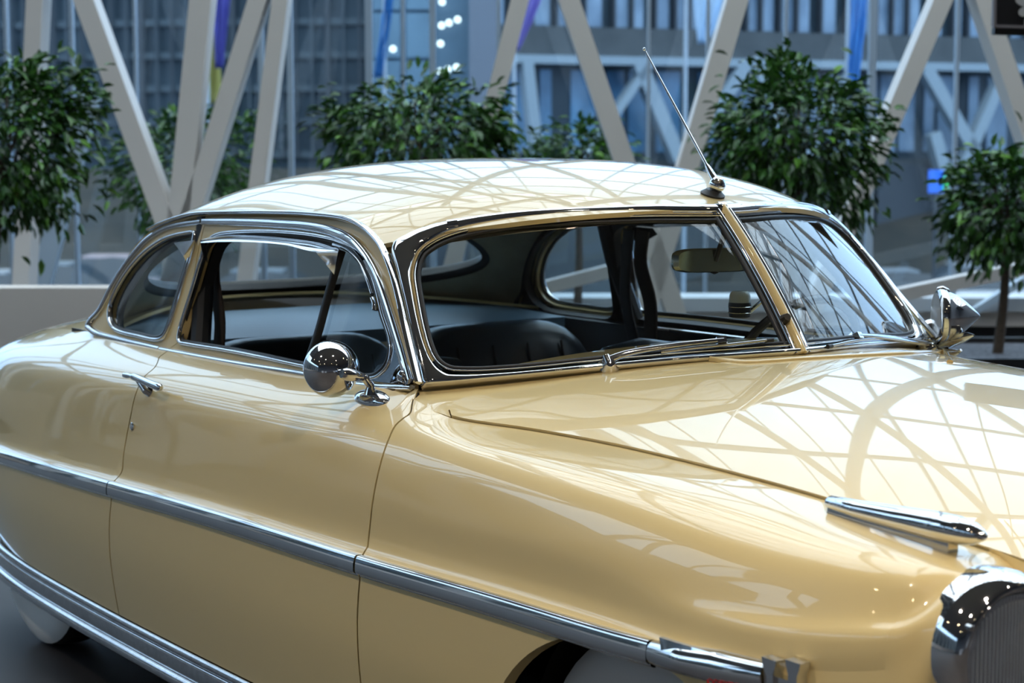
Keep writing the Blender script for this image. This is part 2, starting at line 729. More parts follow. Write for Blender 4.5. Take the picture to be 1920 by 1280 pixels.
# glazed left wall
WL = structure(empty('wall_left'), 'glazed side wall with slanting steel braces')
for f in np.arange(-9, GD, 2.4):
    for s in (-1, 1):
        MB().beam(H(R0 + .4, f, 0), H(R0 + .4, f + s * 1.3, ZT), .17, .2, up=RT).build('brace', HALLP, WL, smooth=False)
slab('wall_panel', R0 - .2, R0, -10, GD, 0, 1.0, HALLW, WL)
for f_ in np.arange(-10, GD, 1.9):
    slab('glass_pane', R0 - .012, R0, f_ + .03, min(f_ + 1.87, GD), 1.0, ZT, PANE, WL)
    MB().beam(H(R0, f_, 1.0), H(R0, f_, ZT), .07, .06, up=RT).build('mullion', MULL, WL, smooth=False)
structure(slab('wall_right', R1, R1 + .2, -10, GD, 0, ZT, GREYW), 'plain grey side wall')
structure(slab('wall_back', R0, R1, -10.2, -10, 0, ZT, GREYW), 'plain grey back wall')
# ceiling: glazed roof on a steel lattice over the front, solid over the back
CE = structure(empty('ceiling'), 'glazed roof on a steel lattice')
slab('roof_glass', -5.5, R1, 4.6, GD, ZT + .2, ZT + .22, ROOFG, CE)
slab('ceiling_slab', R0, R1, -10, 4.6, 6.0, 6.2, DARKC, CE)
slab('ceiling_sky_screen', R0, -5.5, 4.6, GD, ZT + .1, ZT + .3, DARKC, CE)  # unseen solid stretch, shaped to calm sky reflections on the doors
slab('ceiling_edge', R0, R1, 4.5, 4.7, 6.0, ZT + .2, DARKC, CE)
for k in range(-9, 10):
    r = k * 2.2
    for s in (-1, 1):
        a, b = H(np.clip(r, R0, R1), 4.6, ZT), H(np.clip(r + s * 5.2, R0, R1), GD, ZT)
        if np.linalg.norm(a - b) > 8.6:
            MB().beam(a, b, .13, .22).build('lattice_beam', HALLP, CE, smooth=False)
for f in np.arange(5.4, GD, .95):
    MB().beam(H(R0, f, ZT + .1), H(R1, f, ZT + .1), .032, .06).build('glazing_bar', HALLP, CE, smooth=False)
for r in np.arange(-12, 13, .8):
    MB().beam(H(r, 4.6, ZT + .12), H(r, GD, ZT + .12), .022, .04).build('glazing_bar', HALLP, CE, smooth=False)
# low parapet wall behind the car and the sill at the right
p0 = bgp(0, 537, 10.6)
pw = structure(slab('wall_low', -8.0, -.9, 10.5, 10.7, 0, p0[2], HALLW), 'low beige parapet wall behind the coupe')
zs_ = bgp(1800, 556, 12.2)[2]
structure(slab('trim_1', -.9, 9, 12.1, 12.5, zs_ - .09, zs_, mat('sill_white', (.52, .55, .58), rough=.5)), 'pale window sill at the foot of the glazing')
structure(slab('trim_2', -.9, 9, 12.15, 12.45, zs_ - .19, zs_ - .09, HALLW), 'beige skirting under the pale sill')
structure(slab('trim_3', -.9, 9, 12.2, 12.4, 0, zs_ - .19, mat('dark_plinth', (.02, .02, .022), rough=.6)), 'dark plinth below the glazing')
for (a, b, w) in (((985, 548), (1260, 478), 24), ((1600, 570), (2010, 484), 24)):
    MB().beam(bgp(*a, 11.6), bgp(*b, 11.6), w / FPX * 11.6, .12, up=FH).build('low_brace', HALLP, WF, smooth=False)
for (a, b, w) in (((1752, 606), (1795, 520), 16), ((1790, 606), (1990, 480), 13)):
    MB().beam(bgp(*a, 12.0), bgp(*b, 12.0), w / FPX * 12, .08, up=FH).build('low_brace', mat('pale_blue_steel', (.42, .52, .62), rough=.5), WF, smooth=False)

MB().beam(bgp(170, 180, 12.2), bgp(66, 575, 12.2), .125, .10, up=FH).build('low_brace', MATS['pale_blue_steel'], WF, smooth=False)
# ceiling lamps over the back of the hall
LAMPM = mat('lamp_warm', (1, .8, .55), emis=(1, .74, .45), emis_s=60)
for i, (r, f) in enumerate([(-5.5, -1.6), (-3.2, 1.4), (-1.4, -1.4), (1.2, .8), (3.4, -1.6), (5.6, 1.6), (-6.5, -5.5), (-2.6, -6.2), (2.2, -6.0), (6.4, -6.4), (-8, 2.2), (8.2, 2.6)]):
    L = empty('ceiling_spot', tuple(H(r, f, 5.98)))
    tag(L, 'warm round spotlight on the ceiling behind the viewer', 'spotlight', 'ceiling spotlights')
    MB().lathe([(0, .10), (-.14, .10), (-.16, .09)], (0, 0, 0), (0, 0, 1), 16).build('housing', DARKC, L)
    MB().lathe([(-.161, .085), (-.163, .0)], (0, 0, 0), (0, 0, 1), 16).build('lamp_disc', LAMPM, L)
    ld = bpy.data.lights.new('spot', 'SPOT')
    ld.energy = 420
    ld.color = (1, .90, .77)
    ld.spot_size = math.radians(105)
    ld.spot_blend = .8
    ld.shadow_soft_size = .1
    lo_ = bpy.data.objects.new('spot', ld)
    COL.objects.link(lo_)
    lo_.parent = L
    lo_.location = (0, 0, -.2)
# white display blocks and columns behind the viewer (seen only in the chrome)
for (r, f, w, h) in ((-4.5, -6, 1.6, 1.1), (-2.3, -7, 1.2, .9), (3.5, -7.5, 2.0, 1.1)):
    b = slab('display_plinth', r, r + w, f, f + .8, 0, h, mat('plinth_white', (.6, .6, .6), rough=.6))
    tag(b, 'white display plinth standing behind the viewer', 'plinth', 'display plinths')

# ------------------------------------------------------------------ ficus trees in black planters
BARK = mat('ficus_bark', (.11, .075, .05), rough=.8, noise=(40, (.07, .05, .035)))
LEAF = bpy.data.materials.new('ficus_leaf')
LEAF.use_nodes = True
_t = LEAF.node_tree
_b = _t.nodes['Principled BSDF']
_at = _t.nodes.new('ShaderNodeAttribute')
_at.attribute_name = 'tint'
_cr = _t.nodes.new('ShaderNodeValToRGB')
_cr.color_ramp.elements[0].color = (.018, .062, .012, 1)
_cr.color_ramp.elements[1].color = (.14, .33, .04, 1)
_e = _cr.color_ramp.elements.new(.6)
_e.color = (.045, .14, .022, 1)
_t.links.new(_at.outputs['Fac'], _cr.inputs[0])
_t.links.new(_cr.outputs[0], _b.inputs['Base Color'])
_b.inputs['Roughness'].default_value = .32
PLANTER = mat('black_planter', (.014, .014, .016), rough=.5)
GRAVEL = mat('gravel', (.16, .17, .20), rough=.9, noise=(60, (.05, .05, .06)))


def unit_(v):
    return np.asarray(v) / (np.linalg.norm(v) + 1e-9)


LEAFM = []
for sh_ in (.45, .7, 1.0):
    lv = [(0, 0, 0), (.017, .027, .006), (.013, .056, .003), (0, .08, -.012), (-.013, .056, .003), (-.017, .027, .006), (0, .04, -.004)]
    me_ = mesh('leaf', lv, [(0, 1, 6), (1, 2, 6), (2, 3, 6), (3, 4, 6), (4, 5, 6), (5, 0, 6)], smooth=False)
    me_.attributes.new('tint', 'FLOAT', 'POINT').data.foreach_set('value', [sh_] * 7)
    me_.materials.append(LEAF)
    LEAFM.append(me_)


def ficus(cu, cv, rx, ry, D, n, label, trunk_px=None, seed=1, lean=0., zp=.47, branches=(), pw=(.33, .33)):
    n = int(n * 1.45)
    rng = random.Random(seed)
    c = bgp(cu, cv, D)
    k = D / FPX
    rx, ry = rx * k, ry * k
    base = bgp(trunk_px if trunk_px is not None else cu, cv, D)
    base[2] = 0
    root = empty('ficus_tree', tuple(base))
    tag(root, label, 'tree', 'potted ficus trees along the glazing')
    lb = lambda p: np.asarray(p) - base
    # trunk
    top = c + np.array([0, 0, -ry * .1])
    pts = smooth_line([lb(base + [0, 0, zp - .04]), lb((base + [0, 0, zp]) * .6 + top * .4) + RT * .012, lb(top)], .06)
    MB().tube(pts, np.linspace(.030, .016, len(pts)), 8).build('trunk', BARK, root)
    for i in range(7):
        a = rng.uniform(0, 6.28)
        el = rng.uniform(.1, 1.2)
        d = RT * math.cos(a) * math.cos(el) + FH * math.sin(a) * math.cos(el) + np.array([0, 0, math.sin(el)])
        e = c + d * np.array([1, 1, ry / rx]) * rx * .75
        st = lb(c + np.array([0, 0, -ry * rng.uniform(.2, .7)]))
        MB().tube(smooth_line([st, (st + lb(e)) / 2 + np.array([0, 0, .02]), lb(e)], .08), .007, 5).build('branch', BARK, root)
    # leaves: clustered over the crown shell
    V, F, T = [], [], []
    cl = []
    for i in range(max(12, n // 16)):
        a, z = rng.uniform(0, 6.28), rng.uniform(-.85, 1)
        rr = math.sqrt(max(0, 1 - z * z)) * rng.uniform(.75, 1.05)
        cl.append((RT * math.cos(a) * rr * rx + FH * math.sin(a) * rr * rx * .9 + np.array([0, 0, z * ry * rng.uniform(.8, 1.08)])))
    for b in branches:
        cl += [bgp(*b, D) - c] * 3
    for i in range(n):
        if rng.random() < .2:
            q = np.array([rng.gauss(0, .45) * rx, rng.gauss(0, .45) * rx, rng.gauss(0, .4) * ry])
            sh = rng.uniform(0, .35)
        else:
            q0 = cl[rng.randrange(len(cl))]
            q = q0 + np.array([rng.gauss(0, .055), rng.gauss(0, .055), rng.gauss(0, .05)])
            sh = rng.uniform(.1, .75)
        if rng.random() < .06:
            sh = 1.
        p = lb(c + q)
        out = q / (np.linalg.norm(q) + 1e-6)
        d = out + np.array([rng.gauss(0, .5), rng.gauss(0, .5), rng.gauss(-.5, .4)])
        d /= np.linalg.norm(d)
        s = np.cross(d, np.array([rng.gauss(0, .4), rng.gauss(0, .4), 1.]))
        s /= np.linalg.norm(s) + 1e-6
        nn = np.cross(s, d)
        L, Wd = rng.uniform(.060, .095), rng.uniform(.028, .040)
        o = len(V)
        V += [p, p + d * L * .35 + s * Wd * .5 + nn * .006, p + d * L * .72 + s * Wd * .38 + nn * .003, p + d * L - nn * .012,
              p + d * L * .72 - s * Wd * .38 + nn * .003, p + d * L * .35 - s * Wd * .5 + nn * .006, p + d * L * .5 - nn * .004]
        F += [(o, o + 1, o + 6), (o + 1, o + 2, o + 6), (o + 2, o + 3, o + 6), (o + 3, o + 4, o + 6), (o + 4, o + 5, o + 6), (o + 5, o, o + 6)]
        T += [sh] * 7
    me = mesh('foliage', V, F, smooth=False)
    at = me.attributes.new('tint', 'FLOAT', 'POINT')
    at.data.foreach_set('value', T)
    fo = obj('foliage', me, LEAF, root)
    fo['kind'] = 'stuff'
    # single leaves on the outer twigs
    for i in range(26):
        q0 = cl[rng.randrange(len(cl))]
        p = lb(c + q0 * 1.10)
        d = unit_(q0 + np.array([0, 0, -.25 * ry]))
        lf = bpy.data.objects.new('leaf', LEAFM[i % 3])
        COL.objects.link(lf)
        lf.parent = root
        lf.location = p
        lf.rotation_mode = 'QUATERNION'
        lf.rotation_quaternion = Vector(d).to_track_quat('Y', 'Z')
        lf.scale = [rng.uniform(.9, 1.25)] * 3
    # planter
    MB().loft([[RT * x * (pw[0] + w) + FH * y * (pw[1] + w) + np.array([0, 0, z]) for x, y in ((-1, -1), (1, -1), (1, 1), (-1, 1))] for w, z in ((-.03, 0.), (.03, zp), (0., zp), (-.01, zp - .05))]).build('planter', PLANTER, root, smooth=False)
    MB().box((0, 0, zp - .045), (pw[0] * 1.96, pw[1] * 1.96, .03), ROT).build('gravel_bed', GRAVEL, root, smooth=False)
    root.rotation_euler.z = 0
    return root


ficus(2, 285, 145, 150, 9.4, 1700, 'ficus tree with hanging leaves at the left edge of the picture', -40, 3, branches=((120, 140), (150, 165), (165, 205), (130, 190), (60, 150), (110, 235)))
ficus(345, 330, 118, 100, 12.0, 900, 'ficus tree behind the crossing braces above the rear of the coupe', None, 4, branches=((470, 232), (440, 245), (230, 270), (225, 320)))
ficus(785, 255, 150, 92, 10.2, 1300, 'broad ficus tree above the middle of the coupe roof', None, 5, branches=((930, 195), (920, 250), (935, 270), (640, 205), (625, 235)))
ficus(1083, 305, 78, 55, 12.0, 500, 'small ficus just showing above the coupe roof', None, 6, branches=((1165, 290),))
ficus(1488, 270, 135, 132, 10.0, 1700, 'tall dense ficus tree behind the radio aerial', 1520, 8, branches=((1470, 130), (1640, 230), (1630, 305), (1600, 400), (1610, 375)))
ficus(1890, 395, 104, 96, 10.0, 1100, 'small ficus with bare trunk at the right edge by the chrome lamp', 1878, 9, pw=(.55, .5), branches=((1800, 450), (1810, 330)))
# ------------------------------------------------------------------ outside: yard, bank, buildings, flags, parked cars
YARD = mat('wet_asphalt', (.03, .036, .042), rough=.6, noise=(.6, (.04, .047, .052)))
BANK = mat('winter_bank', (.014, .018, .018), rough=.9, noise=(.9, (.03, .03, .026)))
ZO = -2.9
structure(slab('ground', -60, 60, GD + .4, 95, ZO - .2, ZO, YARD), 'grey asphalt yard outside')
bk = MB()
bk.loft([[H(r, f, z) for f, z in ((53, ZO), (56, -.9), (59.5, .7), (59.5, ZO))] for r in np.linspace(-40, 40, 40)])
structure(bk.build('bank', BANK, smooth=False), 'brown winter bank behind the parking')
bk = MB()  # unseen slope added to hold low sky out of the body reflections
bk.loft([[H(r, f, z) for r, z in ((-20, ZO), (-22, 6.5), (-25, 8.6), (-30, ZO))] for f in np.linspace(-25, 30, 12)])
structure(bk.build('sky_screen_slope', BANK, smooth=False), 'unseen dark slope added to dim the side reflections')
structure(slab('side_yard', -60, R0 - .3, -30, GD + .4, ZO - .2, ZO, YARD), 'asphalt beside the hall')

DG = mat('dark_facade_glass', (.022, .036, .048), rough=.3, spec=.25, noise=(.35, (.04, .062, .08)))
CONC = mat('grey_concrete', (.062, .073, .080), rough=.8, noise=(1.2, (.045, .055, .062)))
PALE = mat('pale_concrete', (.22, .28, .33), rough=.7)
WINL = mat('window_pale', (.22, .31, .42), rough=.25, noise=(1.1, (.11, .17, .25)))
FIN = mat('dark_fin', (.03, .04, .052), rough=.6)
# office block with V columns at the right: plane receding to the right
b0, b1 = bgp(930, 262, 51.), bgp(2150, 262, 60.)
BX = b1 - b0
BL = np.linalg.norm(BX)
BX = BX / BL
BN = np.array([BX[1], -BX[0], 0])
if BN @ FH > 0:
    BN = -BN


def bw(u, v):
    """point on the office front"""
    return on_plane(u, v, BN, BN @ b0)


OB = empty('office_block', tuple(b0 * [1, 1, 0] + [0, 0, ZO]))
tag(OB, 'grey office block on white V columns outside the right glazing', 'building')
ob0 = np.array(OB.location)


def bpart(name, s0, s1, z0, z1, d0, d1, m):
    """box on the office front: s along it, d out of it"""
    V = [b0 * [1, 1, 0] + BX * s + BN * d + np.array([0, 0, z]) - ob0 for s in (s0, s1) for d in (d0, d1) for z in (z0, z1)]
    mb = MB()
    mb.add(V, [(0, 1, 3, 2), (4, 6, 7, 5), (0, 4, 5, 1), (2, 3, 7, 6), (0, 2, 6, 4), (1, 5, 7, 3)])
    return mb.build(name, m, OB, smooth=False)


zl = lambda v: bw(1400, v)[2]
bpart('core', -.5, BL, ZO, zl(-60), -4, -.85, FIN)
bpart('upper_glazing', -.5, BL, zl(62), zl(-60), -.6, -.5, DG)
bpart('parapet_band', -.5, BL, zl(112), zl(60), -.6, .25, CONC)
bpart('pale_ledge', -.5, BL, zl(127), zl(112), -.6, .5, PALE)
bpart('lower_glazing', -.5, BL, zl(300), zl(127), -.8, -.7, DG)
bpart('base_wall', -.5, BL, ZO, zl(300), -.7, -.3, CONC)
s = .1
rg = random.Random(4)
while s < BL - .3:
    w = rg.choice([.25, .33, .42, .5])
    bpart('window', s, s + w, zl(56), zl(-58), -.5, -.44, WINL)
    s += w + rg.choice([.14, .22, .4])
    bpart('fin', s - .14, s - .07, zl(60), zl(-60), -.5, -.2, FIN)
s = .0
while s < BL - .3:
    w = rg.choice([.35, .55, .75])
    bpart('window', s, s + w, zl(285), zl(135), -.7, -.64, mat('window_blue', (.10, .24, .40), rough=.25, noise=(.9, (.06, .14, .24))) if s < BL * .33 else WINL)
    s += w + rg.choice([.14, .35, .6])


def vleg(a, b, w, m=PALE, d=.35, nm='v_column'):
    A, B = bw(*a) + BN * d - ob0, bw(*b) + BN * d - ob0
    MB().beam(A, B, w / FPX * 55, .35, up=BN).build(nm, m, OB, smooth=False)


for a, b, w in (((975, 110), (1000, 330), 20), ((1185, 120), (1260, 300), 26), ((1385, 120), (1270, 300), 24), ((1205, 120), (1060, 330), 14),
                ((1400, 110), (1470, 300), 22), ((1720, 130), (1825, 310), 26), ((1870, 130), (1790, 310), 22), ((1735, 250), (1800, 490), 26),
                ((1890, 200), (1905, 300), 20), ((1580, 130), (1490, 310), 18), ((1985, 130), (2070, 310), 24)):
    vleg(a, b, w)
# entrance below
bpart('entrance', BL * .55, BL * .72, ZO, zl(310), -.3, -.05, FIN)
# small lit sign by the entrance
sg_ = empty('street_sign', tuple(bgp(1755, 340, 33)))
tag(sg_, 'small blue lit sign with green dots outside', 'sign')
Rm = ROT
MB().box((0, 0, 0), (.26, .05, .40), Rm).build('sign_board', mat('sign_blue', (.02, .12, .55), emis=(.02, .16, .9), emis_s=.6), sg_, smooth=False)
for k in (-1, 0, 1):
    MB().lathe([(0, .042), (.02, .042), (.021, 0)], RT * .16 + np.array([0, 0, k * .085 - .04]) - FH * .03, -FH, 12).build('green_lamp', mat('green_led', (.02, .6, .1), emis=(.05, 1, .2), emis_s=1.2), sg_)
MB().beam((0, 0, -.2), (0, 0, -2.6), .05, .05).build('post', FIN, sg_, smooth=False)

# glass tower block at the left
TB = empty('glass_block', tuple(H(-8, 64, ZO)))
tag(TB, 'dark glass office block with pale floor bands outside on the left', 'building')
tb0 = np.array(TB.location)


def tpart(name, pts, z0, z1, m, th=.3):
    rings = [[p + [0, 0, z0] - tb0, p + [0, 0, z1] - tb0, p + FH * th + [0, 0, z1] - tb0, p + FH * th + [0, 0, z0] - tb0] for p in pts]
    MB().loft(rings).build(name, m, TB, smooth=False)


arcp = [H(r, 62 + .014 * (r + 4) ** 2, 0) for r in np.linspace(-22, 1.0, 20)]
tpart('glass_front', arcp, -2.8, 8.8, DG)
zz = 1.0
i = 0
while zz < 8.6:
    tpart('floor_band', [p - FH * .15 for p in arcp], zz, zz + .22, mat('band_blue', (.055, .080, .10), rough=.6), .2)
    zz += 1.08
    i += 1
for j in range(44):
    r = -21.6 + j * .52
    p = H(r, 62 + .014 * (r + 4) ** 2 - .25, 0) - tb0
    MB().beam(p + [0, 0, 1.0], p + [0, 0, 8.7], .07 if j % 3 else .14, .1, up=FH).build('fin', mat('fin_blue', (.045, .062, .078), rough=.6) if j % 2 else FIN, TB, smooth=False)
# lighter glazed stair tower with lit windows
ST = empty('stair_tower', tuple(H(-2.2, 30, ZO)))
tag(ST, 'blue glazed stair tower with rows of lit lamps outside', 'building')
st0 = np.array(ST.location)


def stpart(name, u0, v0, u1, v1, D, m, th=.3):
    a, b = bgp(u0, v1, D) - st0, bgp(u1, v0, D) - st0
    V = [np.array(p) for p in (a, [b[0], b[1], a[2]], b, [a[0], a[1], b[2]])]
    V2 = [p + FH * th for p in V]
    mb = MB()
    mb.add(V + V2, [(0, 1, 2, 3), (7, 6, 5, 4), (0, 4, 5, 1), (1, 5, 6, 2), (2, 6, 7, 3), (3, 7, 4, 0)])
    return mb.build(name, m, ST, smooth=False)


stpart('tower_glass', 690, -60, 880, 330, 30, mat('tower_glass', (.10, .17, .24), rough=.2, noise=(.5, (.16, .25, .34))), 2)
stpart('tower_wall', 880, -60, 935, 330, 29.5, mat('tower_wall', (.16, .19, .24), rough=.7), 2)
for u0, u1 in ((700, 750), (762, 806)):
    for v0, v1 in ((-50, 18), (24, 108), (114, 230)):
        stpart('tower_pane', u0, v0, u1, v1, 29.9, mat('tower_pane', (.17, .28, .38), rough=.2, noise=(.8, (.12, .20, .28))), .08)
LIT = mat('lit_lamp', (1, 1, .9), emis=(.95, 1, .85), emis_s=2.2)
for (u, v) in ((829, 4), (828, 48), (842, 43), (858, 37), (826, 82), (737, 92), (826, 134), (840, 130), (856, 126)):
    p = bgp(u, v, 29.6) - st0
    MB().lathe([(0, .05), (.05, .05), (.06, 0)], p, -FH, 10).build('lit_lamp', LIT, ST)

# flags
def flag(pts, w0, w1, col, D, label, kink=.06):
    """hanging cloth: centre line pixels, widths px"""
    P = smooth_line(pts, 12)
    n = len(P)
    root = empty('flag', tuple(bgp(*pts[0], D)))
    tag(root, label, 'flag', 'flags outside')
    o = np.array(root.location)
    V, F = [], []
    m = 8
    for i, (u, v) in enumerate(P):
        w = (w0 + (w1 - w0) * i / (n - 1)) * D / FPX
        c = bgp(u, v, D) - o
        for j in range(m + 1):
            t = j / m - .5
            V.append(c + RT * w * t + FH * kink * math.sin(j * 1.9 + i * .25))
    for i in range(n - 1):
        for j in range(m):
            a = i * (m + 1) + j
            F.append((a, a + 1, a + m + 2, a + m + 1))
    ob_ = obj('cloth', mesh('cloth', V, F), mat('flag_' + label[:12].replace(' ', '_'), col, rough=.8), root)
    sd = ob_.modifiers.new('thickness', 'SOLIDIFY')
    sd.thickness = .01
    q = bgp(pts[0][0] - w0 * .6, pts[0][1], D) - o
    MB().tube([q + [0, 0, 1.2], q + [0, 0, -(o[2] + q[2] - ZO)]], .028, 8).build('pole', mat('flagpole', (.35, .42, .5), rough=.4), root)
    return root


flag([(412, -40), (414, 60), (411, 128)], 44, 12, (.07, .07, .34), 27, 'dark violet blue flag hanging beside the crossing braces')
flag([(393, -40), (394, 120), (394, 195)], 30, 40, (.28, .26, .06), 28, 'olive yellow flag half hidden behind the violet flag')
flag([(732, -40), (722, 60), (708, 145)], 20, 14, (.02, .16, .44), 27, 'narrow blue flag in front of the stair tower')
flag([(1000, -40), (985, 30), (968, 95)], 60, 10, (.16, .13, .46), 27, 'purple flag behind the brace near the middle')
flag([(1335, -40), (1328, 30), (1318, 82)], 80, 16, (.42, .60, .82), 26, 'pale blue white flag beside the right brace')
flag([(1612, -40), (1606, 60), (1598, 165)], 34, 20, (.05, .22, .58), 26, 'bright blue flag above the tall ficus')
pp = bgp(1632, 262, 26)
pl_ = MB()
pl_.tube([pp * [1, 1, 0] + [0, 0, ZO], pp * [1, 1, 0] + [0, 0, 6]], .05, 10)
tag(pl_.build('flagpole', mat('pole_blue', (.12, .17, .24), rough=.5)), 'tall dark flagpole outside right of the tall ficus', 'pole')


def parked(u, v, D, col, label, rz=0.):
    """parked car: lofted body, glasshouse, wheels"""
    p = bgp(u, v, D)
    root = empty('parked_car', (p[0], p[1], ZO), YAW + rz)
    tag(root, label, 'car', 'parked cars outside')
    prof = [(-2.1, .45, .72), (-1.9, .25, .85), (-1.2, .22, .92), (.9, .22, .93), (1.8, .24, .80), (2.1, .42, .62)]
    rings = [[np.array([x, y * .86, z]) for y, z in ((-1, z0), (-1.0, z1 - .12), (-.88, z1), (.88, z1), (1, z1 - .12), (1, z0))] for x, z0, z1 in prof]
    MB().loft(rings).build('body', mat('carpaint_%.2f_%.2f' % (col[0], col[2]), col, rough=.3, coat=.5), root)
    rings = [[np.array([x, y * .80, z]) for y, z in ((-1, .90), (-.78, zt), (.78, zt), (1, .90))] for x, zt in ((-1.75, .93), (-1.1, 1.38), (-.2, 1.46), (.4, 1.40), (1.15, .93))]
    MB().loft(rings).build('windows', mat('car_glass', (.03, .045, .06), rough=.1), root)
    MB().box((-.42, 0, 1.45), (1.2, 1.15, .05)).build('roof', MATS['carpaint_%.2f_%.2f' % (col[0], col[2])], root)
    for x in (-1.35, 1.3):
        for y in (-.82, .82):
            MB().lathe([(-.1, .31), (.1, .31), (.1, .2), (.09, 0)], (x, y, .31), (0, np.sign(y), 0), 16).build('wheel', mat('parked_tyre', (.014, .014, .015), rough=.7), root)


parked(2, 470, 43.5, (.45, .48, .52), 'silver parked car at the far left outside')
parked(122, 500, 46.5, (.28, .33, .38), 'grey parked car behind the parapet wall')
parked(235, 488, 49.5, (.55, .45, .48), 'pale pinkish parked car next to the grey one')
parked(520, 505, 44, (.30, .35, .40), 'grey blue parked car seen through the door window')
parked(1700, 505, 44, (.22, .26, .30), 'grey parked car outside beyond the far windshield pillar')
parked(1860, 478, 46, (.30, .33, .36), 'dark parked car at the right behind the small ficus')

# hanging sign board at the top right
hs = empty('hanging_board', tuple(bgp(1900, 10, 8.)))
tag(hs, 'black hanging board with pale frame and white lettering at the top right corner', 'sign')
o_ = np.array(hs.location)
pc = lambda u, v, d=8.: bgp(u, v, d) - o_
SIGNB = mat('sign_black', (.012, .012, .016), rough=.45)
SIGNF = mat('sign_frame', (.22, .20, .22), rough=.5)
c1 = (pc(1866, 46) + pc(2060, -130)) / 2
wv_, hv_ = (2060 - 1866) * 8 / FPX, 176 * 8 / FPX
MB().box(c1, (wv_, .06, hv_), ROT).build('board', SIGNB, hs, smooth=False)
for a, b in (((1864, 49), (2060, 55)), ((1864, 52), (1864, -130))):
    MB().beam(pc(*a, 7.95), pc(*b, 7.95), .012, .03, up=FH).build('frame_bar', SIGNF, hs, smooth=False)
MB().beam(pc(1862, 58), pc(2060, 64), .05, .03).build('lower_edge', SIGNB, hs, smooth=False)
for u_ in (1890, 2035):
    a_ = pc(u_, -128)
    MB().tube([a_, a_ + np.array([0, 0, ZT - (o_ + a_)[2]])], .006, 8).build('hanger_rod', SIGNF, hs)
LET = mat('letter_white', (.55, .55, .57), rough=.5)
for k, (u, v, a, b, rot) in enumerate(((1918, 4, 15, 8, .3), (1920, 22, 11, 9, -.4), (1926, 44, 6, 14, 0))):
    pts = [pc(u + a * math.cos(t) * math.cos(rot) - b * math.sin(t) * math.sin(rot), v + a * math.cos(t) * math.sin(rot) + b * math.sin(t) * math.cos(rot), 7.955) for t in np.linspace(0, 2 * math.pi, 20, endpoint=False)]
    mb = MB()
    mb.loft([pts, [p - FH * .012 for p in pts]])
    mb.build('letter_stroke', LET, hs, smooth=False)
# ------------------------------------------------------------------ car: reference surfaces
CAR = empty('club_coupe')
tag(CAR, 'cream yellow fifties two-door coupe with chrome trim in the showroom', 'car')

_top = np.array([
    (-3.1, .50, .78), (-2.8, .62, .90), (-2.5, .69, .952), (-2.2, .742, .984), (-1.95, .772, 1.0), (-1.7, .788, 1.011),
    (-1.2, .79, 1.014), (-.6, .79, 1.019), (-.12, .797, 1.029), (.05, .808, 1.021), (.17, .812, .996), (.38, .745, .991),
    (.68, .705, .986), (1.06, .695, .975), (1.3, .69, .96), (1.5, .677, .943), (1.64, .66, .925), (1.85, .60, .86)])
def blurred(f, a, b, sig):
    """gaussian-smoothed copy of f on [a, b] so that reflections flow evenly"""
    h = .02
    xs = np.arange(a, b + h, h)
    ys = f(xs)
    one = ys.ndim == 1
    Y = ys[:, None] if one else ys
    k = int(4 * sig / h)
    g = np.exp(-.5 * (np.arange(-k, k + 1) * h / sig) ** 2)
    g /= g.sum()
    pad = np.vstack([2 * Y[0] - Y[k:0:-1], Y, 2 * Y[-1] - Y[-2:-k - 2:-1]])
    out = np.stack([np.convolve(pad[:, j], g, 'valid') for j in range(Y.shape[1])], 1)
    return spline(xs, out[:, 0] if one else out)


top_y = blurred(pchip(_top[:, 0], _top[:, 1]), -3.1, 1.85, .05)
top_z = blurred(pchip(_top[:, 0], _top[:, 2]), -3.1, 1.85, .05)
_str = np.array([
    (-2.9, .80, .52), (-2.5, .91, .575), (-2.12, .962, .611), (-1.7, .98, .633), (-1.2, .985, .655), (-.46, .977, .680),
    (.06, .967, .689), (.62, .958, .706), (1.05, .953, .719), (1.3, .935, .735), (1.5, .905, .765), (1.62, .868, .805), (1.7, .83, .83)])
str_y = lambda x: _sy(x)
str_z = lambda x: _sz(x)
_ledge = pchip([-3, -2.6, -2.2, .85, 1.3, 2], [.004, .008, .022, .022, .002, .002])
_sy = blurred(spline(_str[:, 0], _str[:, 1]), -2.9, 1.7, .08)
_sz = blurred(spline(_str[:, 0], _str[:, 2]), -2.9, 1.7, .08)
_ledge = blurred(_ledge, -3, 2, .1)
_cde = np.array([  # x, then three inner section points (half width, height) of the upper body side
    (-2.9, .80, .66, .77, .76, .70, .85), (-2.5, .895, .71, .872, .81, .815, .902), (-2.1, .935, .74, .917, .836, .866, .928),
    (-1.2, .954, .78, .942, .876, .897, .958), (-.5, .949, .80, .936, .884, .890, .965), (.06, .942, .80, .930, .884, .888, .964),
    (.62, .934, .82, .918, .888, .852, .962), (1.05, .932, .82, .910, .884, .836, .951), (1.35, .914, .825, .886, .884, .815, .940),
    (1.6, .858, .875, .835, .912, .786, .935), (1.7, .82, .86, .80, .88, .76, .90)])
cde = blurred(spline(_cde[:, 0], _cde[:, 1:]), -2.9, 1.7, .11)
Q2 = np.array([0, .035, .09, .26, .52, .79, 1.])


